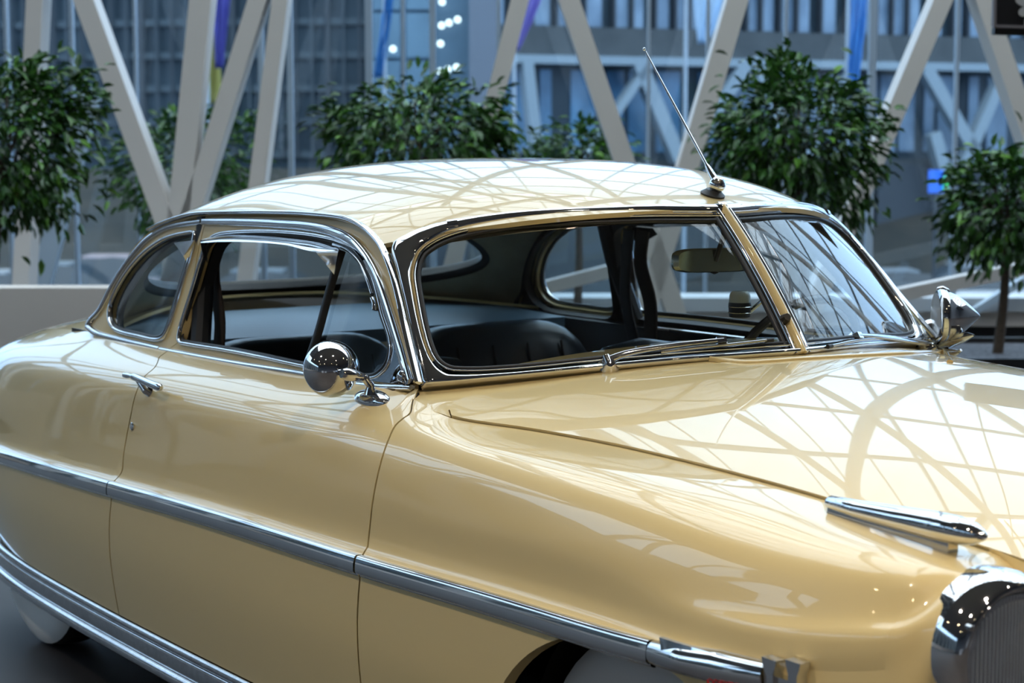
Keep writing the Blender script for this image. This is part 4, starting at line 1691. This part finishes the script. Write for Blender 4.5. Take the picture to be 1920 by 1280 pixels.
def on_surf(S_, px, py, off=0.):
    q = S_.pick(px, py)
    return S_.P(*q) + S_.N(*q) * off, S_.N(*q)


def unit(v):
    v = np.asarray(v, float)
    return v / np.linalg.norm(v)


def ellipsoid_loft(stations, org, t, up, n=20):
    """stations: (dist, halfwidth, halfheight, lift)"""
    t, up = unit(t), unit(up)
    s = unit(np.cross(t, up))
    up = np.cross(s, t)
    rings = []
    for d, w, h, l in stations:
        c = np.asarray(org) + t * d + up * l
        rings.append([c + s * w * math.cos(a) + up * h * math.sin(a) for a in np.linspace(0, 2 * math.pi, n, endpoint=False)])
    return MB().loft(rings)


# door mirror on the near door
MI = sub('door_mirror')
bp, bn = on_surf(S_UP, 697, 746)
fwd = unit(np.array([1, -.02, 0]) - bn * (np.array([1, -.02, 0]) @ bn))
for nm, sc_, h_, m_ in (('mount_gasket', 1.04, .006, RUBBER), ('mount', 1.0, .020, CHROME)):
    mb = MB()
    sd = unit(np.cross(bn, fwd))
    rings = []
    for k in range(7):
        a = k / 6 * math.pi / 2
        r_ = math.cos(a) * .98 + .02
        rings.append([bp + bn * (h_ * math.sin(a) - .004) + (fwd * .072 * sc_ * math.cos(t) + sd * .026 * sc_ * math.sin(t)) * r_ for t in np.linspace(0, 2 * math.pi, 28, endpoint=False)])
    mb.loft(rings)
    mb.build(nm, m_, MI)
dz = (bp - CAM) @ FW


def at_d(u, v, d):
    r_ = ray(u, v)
    return CAM + r_ * (d / (r_ @ FW))


hc = at_d(625, 691, dz - .0)
hax = unit(unit(CAM - hc) * .9 + np.array([.35, .12, .05]))
mb = MB()
mb.lathe([(-.026, .0), (-.026, .061), (-.020, .0635), (-.014, .0625), (-.004, .060), (.010, .053), (.022, .042), (.030, .028), (.034, .012), (.035, 0)], hc, hax, 48)
mb.build('mirror_shell', CHROME, MI, sharp=50)
mb = MB()
mb.lathe([(-.0275, .058), (-.028, 0)], hc, hax, 40)
mb.build('mirror_glass', mat('mirror_silver', (.85, .87, .88), rough=.01, metal=1.), MI)
j0, j1 = at_d(648, 701, dz - .055), at_d(692, 708, dz - .02)
ax_ = unit(j1 - j0)
L_ = np.linalg.norm(j1 - j0)
mb = MB()
mb.lathe([(-.010, .010), (0, .014), (.010, .0145), (L_ * .5, .012), (L_ * .8, .0075), (L_, .0025), (L_ + .002, 0)], j0, ax_, 20)
mb.build('swivel', CHROME, MI)
mb = MB()
mb.tube([at_d(683, 708, dz - .03), at_d(694, 722, dz - .012), bp + bn * .012 + fwd * .004], [.009, .009, .014], 14)
mb.build('stem', CHROME, MI)

# door handle and lock
for sg in (1, -1):
    DH = sub('door_handle')
    pts = [(252, 716), (268, 719), (290, 727), (312, 735), (322, 738)]
    P = np.array([on_surf(S_UP, *p, .034)[0] for p in pts])
    mb = MB()
    Pl = smooth_line(P, .008)
    rr = np.interp(np.linspace(0, 1, len(Pl)), [0, .08, .16, .24, .9, .97, 1], [.007, .008, .006, .0095, .0105, .009, .004])
    mb.tube(Pl, rr, 14)
    (mb if sg > 0 else mb.mirror_y()).build('grip', CHROME, DH)
    b1, n1 = on_surf(S_UP, 281, 735, 0)
    mb = MB()
    mb.tube([b1 - n1 * .005, b1 + n1 * .012, Pl[len(Pl) // 3]], [.014, .011, .008], 12)
    (mb if sg > 0 else mb.mirror_y()).build('handle_post', CHROME, DH)
    p, n = on_surf(S_UP, 249, 799, 0)
    mb = MB()
    mb.lathe([(-.004, .010), (.003, .0105), (.005, .008), (.005, 0)], p, n, 18)
    (mb if sg > 0 else mb.mirror_y()).build('door_lock', CHROME, CAR)

# radio aerial on the roof front
AE = sub('radio_aerial')
p, n = on_surf(S_ROOF, 1336, 366, 0)
mb = MB()
mb.lathe([(-.004, .029), (.004, .030), (.008, .025), (.011, .021), (.014, .018)], p, n, 28)
mb.build('rubber_boot', RUBBER, AE)
bc = p + n * .026 + np.array([.004, .004, 0])
mb = MB()
mb.lathe([(-.020, 0), (-.0175, .0105), (-.009, .018), (0, .0205), (.009, .018), (.0175, .0105), (.020, 0)], bc, n, 24)
mb.build('ball', CHROME, AE)
tip = on_plane(1208, 92, (0, 1, 0), bc[1])
d_ = unit(tip - bc)
Ln = np.linalg.norm(tip - bc)
mb = MB()
mb.tube([bc + d_ * .010, bc + d_ * .055, bc + d_ * .065, bc + d_ * Ln * .55, bc + d_ * Ln * .98], [.0115, .0065, .0035, .003, .002], 12)
mb.build('mast', CHROME, AE)
mb = MB()
mb.lathe([(-.004, 0), (-.003, .003), (0, .0042), (.003, .003), (.004, 0)], tip, d_, 12)
mb.build('tip_ball', CHROME, AE)


# windshield wipers
def wiper(piv, arm, blade, far=False):
    w = sub('wiper')
    pp, pn = on_surf(S_WS, *piv, .012)
    mb = MB()
    mb.lathe([(-.03, .024), (-.006, .022), (.0, .016), (.008, .013), (.012, .010), (.014, 0)], pp, pn, 20)
    mb.build('pivot', CHROME, w)
    lift = [.014, .020, .020, .018]
    A = np.array([on_surf(S_WS, *p, l)[0] for p, l in zip(arm, np.interp(np.linspace(0, 1, len(arm)), np.linspace(0, 1, 4), lift))])
    nn = on_surf(S_WS, *arm[1])[1]
    Al = smooth_line(A, .02)
    ribbon('arm', Al, np.tile(nn, (len(Al), 1)), np.linspace(.015, .009, len(Al)), .007, PROF_FLAT, CHROME_W, w, both=False)
    mb = MB()
    mb.lathe([(-.010, .009), (.010, .009), (.012, 0)], A[0] + nn * .004, unit(np.cross(nn, A[1] - A[0])), 14)
    mb.build('hinge', CHROME, w)
    mb = MB()
    e = A[-1]
    mb.beam(e - unit(A[-1] - A[-2]) * .016, e + unit(A[-1] - A[-2]) * .006, .016, .014, up=nn)
    mb.build('clip', CHROME, w)
    B = np.array([on_surf(S_WS, *p, .010)[0] for p in blade])
    Bl = smooth_line(B, .015)
    ribbon('blade_holder', Bl + nn * .006, np.tile(nn, (len(Bl), 1)), .007, .006, PROF_ROUND, CHROME_W, w, both=False)
    mb = MB()
    mb.tube(Bl - nn * .004, .0035, 6)
    mb.build('blade_rubber', RUBBER, w)
    mb = MB()
    q = unit(B[-1] - B[-2])
    mb.tube([B[-1] - q * .004 + nn * .006, B[-1] + q * .018 + nn * .006], .005, 10)
    mb.build('tip_cap', RUBBER, w)


wiper((1142, 688), [(1136, 681), (1170, 671), (1260, 656), (1352, 645)], [(1236, 667), (1300, 659), (1360, 653), (1432, 645)])
wiper((1738, 656), [(1748, 652), (1700, 648), (1640, 640), (1596, 637)], [(1688, 640), (1640, 641), (1600, 644), (1548, 655)])
# black clip on the divider bar
cp = on_plane(1462, 606, (0, 1, 0), -.004)
cq = on_plane(1474, 586, (0, 1, 0), -.012)
mb = MB()
cq = cp + unit(cq - cp) * .028 + np.array([.018, -.006, 0])
mb.tube([cp - (cq - cp) * .25, cp, cp * .4 + cq * .6, cq], [.010, .014, .013, .0085], 8)
mb.build('divider_clip', mat('clip_brown', (.035, .028, .022), rough=.5), CAR)

# fender-top ornament
for sg in (1, -1):
    OR = sub('fender_ornament')
    yO = -.735
    tail, nose = on_plane(1556, 943, (0, 1, 0), yO + .012), on_plane(1852, 1006, (0, 1, 0), yO)
    t = unit(nose - tail)
    Ln = np.linalg.norm(nose - tail)
    st = [(0, .012, .010, .002), (.004, .014, .012, .002), (Ln * .2, .018, .015, 0), (Ln * .45, .022, .019, 0), (Ln * .7, .0245, .023, 0), (Ln * .83, .0235, .0225, 0), (Ln * .92, .018, .017, 0),
          (Ln * .97, .010, .0095, 0), (Ln * .995, .003, .003, 0), (Ln, .0005, .0005, 0)]
    mb = ellipsoid_loft(st, tail, t, (0, -.1, 1), 24)
    (mb if sg > 0 else mb.mirror_y()).build('bullet', CHROME, OR)
    # keel down to the fender
    kl = []
    for f_ in np.linspace(.02, .80, 14):
        c = tail + t * Ln * f_
        b = c.copy()
        zz_ = float(np.interp(c[0], [1.1, 1.7], [0, 0]))
        q = np.linspace(.6, 1, 60)
        S3 = f_upper(np.full(60, c[0]), q)
        k = np.argmin(abs(S3[:, 1] - c[1]))
        b[2] = S3[k, 2] - .006
        w_ = .013 * min(1, (1.02 - f_) * 4)
        kl.append([b + [0, -w_, 0], c + [0, -w_ * .9, 0], c + [0, w_ * .9, 0], b + [0, w_, 0]])
    mb = MB()
    mb.loft(kl)
    (mb if sg > 0 else mb.mirror_y()).build('keel', CHROME, OR, sharp=30)

# side emblem at the front end of the rub strip
RED = mat('enamel_red', (.35, .008, .01), rough=.3)
for sg in (1, -1):
    EM = sub('side_emblem')
    a0, n0 = f_strip(1.05), np.array([0, -1., .1])
    P, N = strip(1.043, 1.31, 30)
    w_ = np.interp(P[:, 0], [1.04, 1.08, 1.2, 1.31], [.040, .046, .058, .050])
    if sg > 0 or True:
        rr = ribbon('emblem_body', P + [0, -.002, 0], N, w_, np.interp(P[:, 0], [1.04, 1.12, 1.31], [.016, .030, .026]), PROF_ROUND, CHROME, EM, both=False)
        if sg < 0:
            rr[0].scale.y = -1
    fin = []
    fx = np.linspace(1.085, 1.30, 12)
    for k, x_ in enumerate(fx):
        c = f_strip(x_) + np.array([0, -.012, .016])
        h_ = .016 * (1 - k / 14)
        fin.append([c + [0, -.010, -.004], c + [-.012, -.004, h_], c + [-.012, .004, h_], c + [0, .010, -.004]])
    mb = MB()
    mb.loft(fin)
    (mb if sg > 0 else mb.mirror_y()).build('emblem_fin', CHROME, EM, sharp=30)
    for x_ in (1.325, 1.372):
        mb = MB()
        c = f_strip(x_) + np.array([0, -.012, 0])
        prof = [(-.045, .017), (-.030, .014), (-.012, .010), (.012, .010), (.022, .014), (.034, .017)]
        mb.loft([[c + [-w2, -.010, z2], c + [w2, -.010, z2], c + [w2, .012, z2], c + [-w2, .012, z2]] for z2, w2 in prof])
        (mb if sg > 0 else mb.mirror_y()).build('emblem_post', CHROME, EM, sharp=30)
    mb = MB()
    c = f_strip(1.348) + np.array([0, -.010, -.004])
    mb.beam(c - [.03, 0, 0], c + [.03, 0, 0], .018, .018)
    (mb if sg > 0 else mb.mirror_y()).build('emblem_bar', CHROME, EM, sharp=30)
    if sg > 0:
        cu = bpy.data.curves.new('lettering', 'FONT')
        cu.body = 'HORNET'
        cu.size = .026
        cu.extrude = .0015
        cu.space_character = 1.05
        to = bpy.data.objects.new('tmp', cu)
        COL.objects.link(to)
        bpy.context.view_layer.update()
        me = bpy.data.meshes.new_from_object(to.evaluated_get(bpy.context.evaluated_depsgraph_get()))
        bpy.data.objects.remove(to)
        lt = obj('lettering', me, RED, EM, 'red enamel letters')
        p0_, p1_ = f_strip(1.195), f_strip(1.29)
        xx = unit(p1_ - p0_)
        yy = unit(np.array([0, -.12, 1.]) - xx * (np.array([0, -.12, 1.]) @ xx))
        zz_ = np.cross(xx, yy)
        Mx = Matrix.Identity(4)
        o3 = p0_ + zz_ * .0295 + yy * -.030
        for i in range(3):
            Mx[i][0], Mx[i][1], Mx[i][2], Mx[i][3] = xx[i], yy[i], zz_[i], o3[i]
        lt.matrix_world = Mx

# bullet spot lamp with dish on the far pillar
SP = sub('pillar_spot_lamp')
sc0 = on_plane(1790, 592, (0, 1, 0), .86)
k_ = np.linalg.norm(sc0 - CAM) / FPX
face = sc0 - RT * 30 * k_
back = sc0 + RT * 45 * k_ - UP * 0 * k_
sax = unit(back - face)
Lb = np.linalg.norm(back - face)
mb = MB()
R_ = 50 * k_
mb.lathe([(-.006, 0), (-.006, R_ * .86), (0, R_ * .99), (.008, R_), (.018, R_ * .97), (.020, R_ * .93), (Lb * .4, R_ * .80), (Lb * .65, R_ * .55), (Lb * .85, R_ * .28), (Lb * .96, R_ * .12), (Lb, .004), (Lb + .003, 0)], face, sax, 40)
mb.build('lamp_shell', CHROME, SP, sharp=45)
mb = MB()
mb.lathe([(-.007, R_ * .84), (-.010, R_ * .4), (-.011, 0)], face, sax, 32)
mb.build('lamp_lens', mat('lamp_lens', (.5, .52, .55), rough=.05, metal=.3), SP)
mb = ellipsoid_loft([(-.016, .003, .003, 0), (-.012, .008, .006, 0), (0, .012, .009, 0), (.014, .008, .006, -.004), (.020, .002, .002, -.006)], face + UP * R_ * .98 + RT * .012, RT, UP, 14)
mb.build('top_cap', CHROME, SP)
dc = on_plane(1748, 624, (0, 1, 0), .84)
mb = MB()
mb.lathe([(-.010, .0), (-.008, .032), (-.002, .038), (.006, .034), (.014, .021), (.018, 0)], dc, unit(CAM - dc + np.array([0, .6, .8])), 30)
mb.build('handle_dish', CHROME, SP)
br = [on_plane(u, v, (0, 1, 0), .855) for u, v in ((1715, 645), (1742, 648), (1775, 640), (1805, 632), (1826, 628))]
Bl = smooth_line(br, .008)
mb = MB()
mb.tube(Bl, np.interp(np.linspace(0, 1, len(Bl)), [0, .3, .6, .85, 1], [.010, .016, .019, .014, .003]), 14)
mb.build('bracket', CHROME, SP)
br = [on_plane(u, v, (0, 1, 0), .85) for u, v in ((1738, 650), (1762, 660), (1795, 660), (1802, 656))]
Bl = smooth_line(br, .008)
mb = MB()
mb.tube(Bl, np.interp(np.linspace(0, 1, len(Bl)), [0, .4, .8, 1], [.018, .016, .009, .004]), 12)
mb.build('bracket_foot', CHROME, SP)

# vent window, window visor, small quarter visor
VW = sub('vent_window')
side_line = lambda pix, off: side3(pix, 6, False, off)
P = side_line([(643, 470), (620, 545), (600, 620), (584, 668)], -.010)
ribbon('vent_post', P, np.tile(SN, (len(P), 1)), .017, .012, PROF_FLAT, RUBBER, VW)
P = side_line([(628, 458), (655, 470), (676, 492), (690, 522), (700, 552)], -.004)
ribbon('vent_frame', P, np.tile(SN, (len(P), 1)), .009, .008, PROF_ROUND, CHROME, VW)
P = side_line([(702, 560), (706, 572), (705, 582)], .0)
ribbon('vent_hinge', P, np.tile(SN, (len(P), 1)), .012, .012, PROF_ROUND, CHROME, VW)
vg = side_uv([(643, 470), (620, 545), (600, 620), (584, 672), (640, 690), (705, 705), (728, 690), (733, 660), (720, 600), (707, 552), (690, 510), (670, 480)], 12, True)
panel('vent_glass', S_SIDE, vg, step=.1, thick=0, off=-.014, m=SGLASS, parent=VW)
VS = sub('window_visor')
topl = side3([(383, 447), (420, 440), (480, 440), (540, 444), (600, 452), (636, 462)], 8, False, .004)
lowl = side3([(377, 455), (420, 453), (480, 454), (540, 460), (585, 471), (634, 470)], 8, False, .052)
n_ = 40
topl, lowl = resample(topl, n_), resample(lowl, n_)
band('visor_blade', topl, lowl, np.tile(SN, (n_, 1)), .006, parent=VS, back=.001, K=6)
for ends in (((636, 462), (634, 470), (592, 472), (626, 514)), ):
    q = [side3([p, p], 5, False, o)[0] for p, o in zip(ends, (.004, .052, .05, .006))]
    for sg in (1, -1):
        mb = MB()
        f_ = [q[0], q[1], q[2], q[3]]
        mb.add(f_ + [p - SN * .002 for p in f_], [(0, 1, 2, 3), (7, 6, 5, 4), (0, 4, 5, 1), (1, 5, 6, 2), (2, 6, 7, 3), (3, 7, 4, 0)])
        (mb if sg > 0 else mb.mirror_y()).build('visor_end', CHROME, VS, smooth=False)
q = [side3([p, p], 5, False, o)[0] for p, o in (((384, 448), .004), ((376, 456), .05), ((378, 470), .05), ((388, 492), .004))]
for sg in (1, -1):
    mb = MB()
    mb.add(q + [p - SN * .002 for p in q], [(0, 1, 2, 3), (7, 6, 5, 4), (0, 4, 5, 1), (1, 5, 6, 2), (2, 6, 7, 3), (3, 7, 4, 0)])
    (mb if sg > 0 else mb.mirror_y()).build('visor_rear_end', RUBBER, VS, smooth=False)
q = [side3([p, p], 5, False, o)[0] for p, o in (((326, 455), .030), ((364, 450), .016), ((361, 462), .010), ((351, 493), .006), ((344, 480), .022))]
for sg in (1, -1):
    mb = MB()
    mb.add(q + [p - SN * .002 for p in q], [(0, 1, 2, 3, 4), (9, 8, 7, 6, 5), (0, 5, 6, 1), (1, 6, 7, 2), (2, 7, 8, 3), (3, 8, 9, 4), (4, 9, 5, 0)])
    (mb if sg > 0 else mb.mirror_y()).build('quarter_visor', CHROME, CAR, smooth=False)
# bright sail plate at the foot of the front pillar
sail = side_uv([(731, 640), (737, 662), (731, 688), (718, 703), (700, 713), (735, 719), (770, 721), (779, 716), (768, 680), (752, 640), (738, 600), (724, 560), (720, 585)], 5, True)
panel('pillar_foot_plate', S_SIDE, sail, step=.03, thick=.008, off=.006, m=CHROME, parent=CAR)
for sg in (1, -1):
    p = side3([(754, 705), (754, 705)], 5, False, .008)[0]
    mb = MB()
    mb.lathe([(-.004, .014), (.006, .012), (.010, .007), (.012, 0)], p, SN, 18)
    (mb if sg > 0 else mb.mirror_y()).build('plate_stud', CHROME, CAR)
# clips on the windshield header
for px in ((1349, 391), (849, 424)):
    q0 = S_WS.pick(*px)
    for sg in ((1,) if px[0] > 1000 else (1, -1)):
        uv_ = np.array([(q0[0] + d, q0[1]) for d in (-.014, 0, .014)])
        P, N = ws3(uv_)
        P = P + N * .006
        mb = MB()
        rr = ribbon('header_clip', P, N, .026, .012, PROF_ROUND, CHROME, CAR, both=False)
        if sg < 0:
            rr[0].scale.y = -1
# cowl vent lip in front of the windshield
cl = np.array([(u, v) for u, v in ((1330, 677), (1375, 682), (1400, 684), (1500, 678), (1620, 671), (1700, 667), (1785, 662))])
Pc, Nc = [], []
for p in smooth_line(cl, 15):
    a, b = on_surf(S_HOOD, *p, .003)
    Pc.append(a)
    Nc.append(b)
ribbon('cowl_vent_lip', Pc, Nc, np.interp(np.linspace(0, 1, len(Pc)), [0, .12, 1], [.004, .022, .014]), .008, PROF_FLAT, PAINT, CAR, both=False)

# ------------------------------------------------------------------ car: interior
SHELF = mat('slate_blue_vinyl', (.10, .165, .225), rough=.38)
mb = MB()
mb.loft([[np.array([x, y * w, z]) for y in np.linspace(-1, 1, 12)] + [np.array([x, y * w, z - .04]) for y in np.linspace(1, -1, 12)] for x, w, z in ((-1.48, .70, 1.0), (-1.8, .70, 1.012), (-2.12, .62, 1.018))])
mb.build('parcel_shelf', SHELF, CAR)


def seat(name, x, y0, y1, ztop, zbase, depth, lean, m=LEATHER, rows=None):
    s = sub(name)
    w = (y1 - y0) / 2
    yc = (y0 + y1) / 2
    rings = []
    for y in np.linspace(-1, 1, 19):
        e = 1 - abs(y) ** 6 * .22
        zt = zbase + (ztop - zbase) * e
        ring = []
        for a in np.linspace(0, 2 * math.pi, 24, endpoint=False):
            ca, sa = math.cos(a), math.sin(a)
            px = np.sign(ca) * abs(ca) ** .6 * depth / 2
            pz = np.sign(sa) * abs(sa) ** .45
            z = (zt + zbase) / 2 + pz * (zt - zbase) / 2
            ring.append(np.array([x + px - lean * (z - zbase), yc + y * w, z]))
        rings.append(ring)
    MB().loft(rings).build('backrest', m, s)
    rings = []
    for y in np.linspace(-1, 1, 13):
        e = 1 - abs(y) ** 6 * .15
        rings.append([np.array([x + .28 + np.sign(math.cos(a)) * abs(math.cos(a)) ** .5 * .27, yc + y * w, zbase + .02 + np.sign(math.sin(a)) * abs(math.sin(a)) ** .6 * .10 * e]) for a in np.linspace(0, 2 * math.pi, 20, endpoint=False)])
    MB().loft(rings).build('cushion', m, s)
    for k in range(1, 5):
        yy = yc + (k / 5 * 2 - 1) * w
        MB().tube([np.array([x + depth / 2 - lean * (z - zbase) + .001, yy, z]) for z in np.linspace(zbase + .08, ztop - .06, 8)], .004, 5).build('seat_piping', CABIN, s)
    return s


seat('rear_seat', -1.22, -.66, -.02, 1.012, .50, .17, .30)
seat('rear_seat', -1.22, .02, .66, 1.012, .50, .17, .30)
seat('front_seat', -.52, -.66, -.03, .93, .46, .15, .30)
seat('front_seat', -.52, .03, .66, .93, .46, .15, .30)
for yy in (-.36, .36):
    hr = ellipsoid_loft([(-.13, .03, .03, 0), (-.115, .05, .06, 0), (0, .058, .078, 0), (.115, .05, .06, 0), (.13, .03, .03, 0)], (-.66, yy, .945), (0, 1, 0), (0, 0, 1), 16)
    hr.build('headrest', LEATHER, CAR)
mb = MB()
mb.box((-.75, 0, .36), (2.6, 1.5, .05))
mb.build('cabin_floor', CABIN, CAR)
# dashboard
mb = MB()
rings = []
for y in np.linspace(-.72, .72, 17):
    xb = .31 - .36 * (abs(y) / .78) ** 1.35
    zb = 1.066 - .05 * (abs(y) / .78) ** 2
    rings.append([np.array([xb, y, zb]), np.array([xb - .14, y, zb - .012]), np.array([xb - .24, y, zb - .03]), np.array([xb - .27, y, zb - .07]), np.array([xb - .24, y, zb - .24]), np.array([xb, y, zb - .26])])
mb.loft(rings)
mb.build('dashboard', CABIN, CAR, sharp=60)
# door cards and quarter cards
for sg in (-1, 1):
    mb = MB()
    rings = []
    for x in np.linspace(-2.0, .15, 12):
        rings.append([np.array([x, sg * .775, 1.005]), np.array([x, sg * .72, .995]), np.array([x, sg * .72, .4]), np.array([x, sg * .775, .4])])
    mb.loft(rings)
    mb.build('door_card', CABIN, CAR, smooth=False)
    mb = MB()
    mb.tube([(-1.05, sg * .70, 1.0), (-.4, sg * .705, 1.005), (.02, sg * .70, 1.01)], .006, 8)
    mb.build('sill_trim', CHROME, CAR)
    # hanging seat belts at the centre pillar
    for k, (dx, w_) in enumerate(((0, .05), (.07, .06))):
        x0 = (-1.10 if sg > 0 else -1.29) + dx
        pts = smooth_line([(x0, sg * .665, 1.30), (x0 - .012, sg * .665, 1.2), (x0 - .02 + .05 * k, sg * .67, 1.08), (x0 + .02, sg * .68, .93)], .03)
        ribbon('seat_belt', pts, np.tile([0, -sg, 0.], (len(pts), 1)), w_ * 1.0, .006, PROF_FLAT, BELTM if k else CABIN, CAR, both=False)
    # pillar inside
    mb = MB()
    mb.tube([(-1.25, sg * .675, 1.36), (-1.22, sg * .70, 1.2), (-1.16, sg * .745, 1.0)], .028, 10)
    mb.build('centre_pillar', CABIN, CAR)
# steering wheel
SW = sub('steering_wheel')
wc = np.array([-.07, .38, .985])
wa = unit((-1, 0, .5))
w1 = unit(np.cross(wa, (0, 0, 1)))
w2 = np.cross(wa, w1)
MB().tube([wc + .215 * (w1 * math.cos(a) + w2 * math.sin(a)) for a in np.linspace(0, 2 * math.pi, 48, endpoint=False)], .012, 10, closed=True).build('rim', mat('wheel_black', (.012, .012, .014), rough=.25), SW)
for a in (90, 210, 330):
    a = math.radians(a)
    MB().tube([wc - wa * .05, wc + .21 * (w1 * math.cos(a) + w2 * math.sin(a))], .008, 8).build('spoke', CHROME_W, SW)
MB().lathe([(-.06, .04), (0, .045), (.012, .03), (.015, 0)], wc - wa * .05, wa, 24).build('hub', MATS['wheel_black'], SW)
MB().tube([wc - wa * .08, wc - wa * .4], .028, 12).build('column', MATS['wheel_black'], SW)
# interior mirror
IM = sub('interior_mirror')
ic = np.array([.0, .06, 1.285])
mx_ = unit(np.array([.5, .80, 0]))
mx_ = unit(np.array([.25, .97, 0]))
mu_ = np.array([0, 0, 1.])
mn_ = np.cross(mx_, mu_)
ro_ = []
for a in np.linspace(0, 2 * math.pi, 40, endpoint=False):
    ca, sa = math.cos(a), math.sin(a)
    ro_.append(mx_ * np.sign(ca) * abs(ca) ** .45 * .11 + mu_ * np.sign(sa) * abs(sa) ** .45 * .029)
MB().loft([[ic + p * .96 - mn_ * .002 for p in ro_], [ic + p - mn_ * .0 for p in ro_], [ic + p + mn_ * .010 for p in ro_], [ic + p * .9 + mn_ * .018 for p in ro_]]).build('mirror_back', mat('mirror_back', (.50, .54, .48), rough=.14, metal=.9), IM)
MB().tube([ic + mn_ * .015, ic + np.array([.05, -.01, .06]), ic + np.array([.07, -.03, .105])], .007, 8).build('mirror_stem', RUBBER, IM)
MB().lathe([(-.012, .007), (0, .010), (.004, 0)], ic - mu_ * .03 + mn_ * .008, -mu_, 12).build('tilt_knob', RUBBER, IM)
# dash compass
CP = sub('dash_compass')
cc = np.array([.13, .032, 1.190])
MB().lathe([(-.032, .020), (-.030, .0245), (-.002, .027), (.004, .026)], cc, mu_, 24).build('compass_case', mat('compass_black', (.01, .013, .02), rough=.3), CP)
MB().lathe([(.004, .0255), (.020, .0245), (.026, .022), (.030, .018), (.031, 0)], cc, mu_, 24).build('compass_dial', mat('compass_glass', (.42, .45, .42), rough=.15), CP)
for z_ in (-.020, -.006):
    MB().lathe([(z_ - .0008, .0268), (z_, .0275), (z_ + .0008, .0268)], cc, mu_, 24).build('compass_ring', CHROME, CP)
MB().tube([cc + np.array([.01, .02, -.02]), cc + np.array([.03, .04, .005]), cc + np.array([.06, .05, .02])], .005, 8).build('compass_arm', CHROME_W, CP)
# nose of the car, grille bars and bumper (beyond the picture's edge)
mb = MB()
rings = []
for x_, sc_ in ((1.78, 1.0), (1.84, .97), (1.87, .9)):
    rings.append([np.array([x_, y, (f_hood(1.78, y / .62)[2] if sc_ == 1 else f_hood(1.78, y / .62)[2] - (1 - sc_) * .6)]) for y in np.linspace(-.60, .60, 25)])
mb.loft(rings, closed=False, cap=False)
mb.build('nose_lip', PAINT, CAR, sharp=80)
# painted surround between each headlight and the grille opening
for sg in (1, -1):
    ang = np.linspace(math.radians(-95), math.radians(-236), 25)
    o1 = np.array([HL + hd * -.045 + .1195 * np.array([0, -math.cos(a), math.sin(a)]) for a in ang])
    o3 = []
    for a in ang:
        y_ = HL[1] - .30 * math.cos(a)
        z_ = HL[2] + .26 * math.sin(a)
        y_ = min(y_, -.50)
        zmax = f_hood(1.70, max(-1., y_ / float(top_y(1.70))))[2] - .004
        o3.append(np.array([1.56 + .10 * (y_ + .75) / .25, y_, min(z_, zmax)]))
    o3 = np.array(o3)
    rings = [o1 * (1 - w_) + o3 * w_ + np.array([.018 * 4 * w_ * (1 - w_), 0, 0]) for w_ in np.linspace(0, 1, 7)]
    mb = MB()
    mb.loft(rings, closed=False, cap=False)
    (mb if sg > 0 else mb.mirror_y()).build('headlight_surround', PAINT, CAR, sharp=80)
for k in range(3):
    P = np.array([(1.84 - .25 * (y / .62) ** 2, y, .72 - k * .085) for y in np.linspace(-.62, .62, 30)])
    MB().tube(P, .018, 10).build('grille_bar', CHROME, CAR)
P = np.array([(2.0 - .45 * (y / .95) ** 4, y, .46) for y in np.linspace(-.95, .95, 40)])
ribbon('front_bumper', P, np.tile([1., 0, 0], (40, 1)), .15, .05, PROF_ROUND, CHROME, CAR, both=False)
mb = MB()
mb.box((1.45, 0, .62), (.4, 1.1, .5))
mb.build('grille_shade', GAP, CAR)
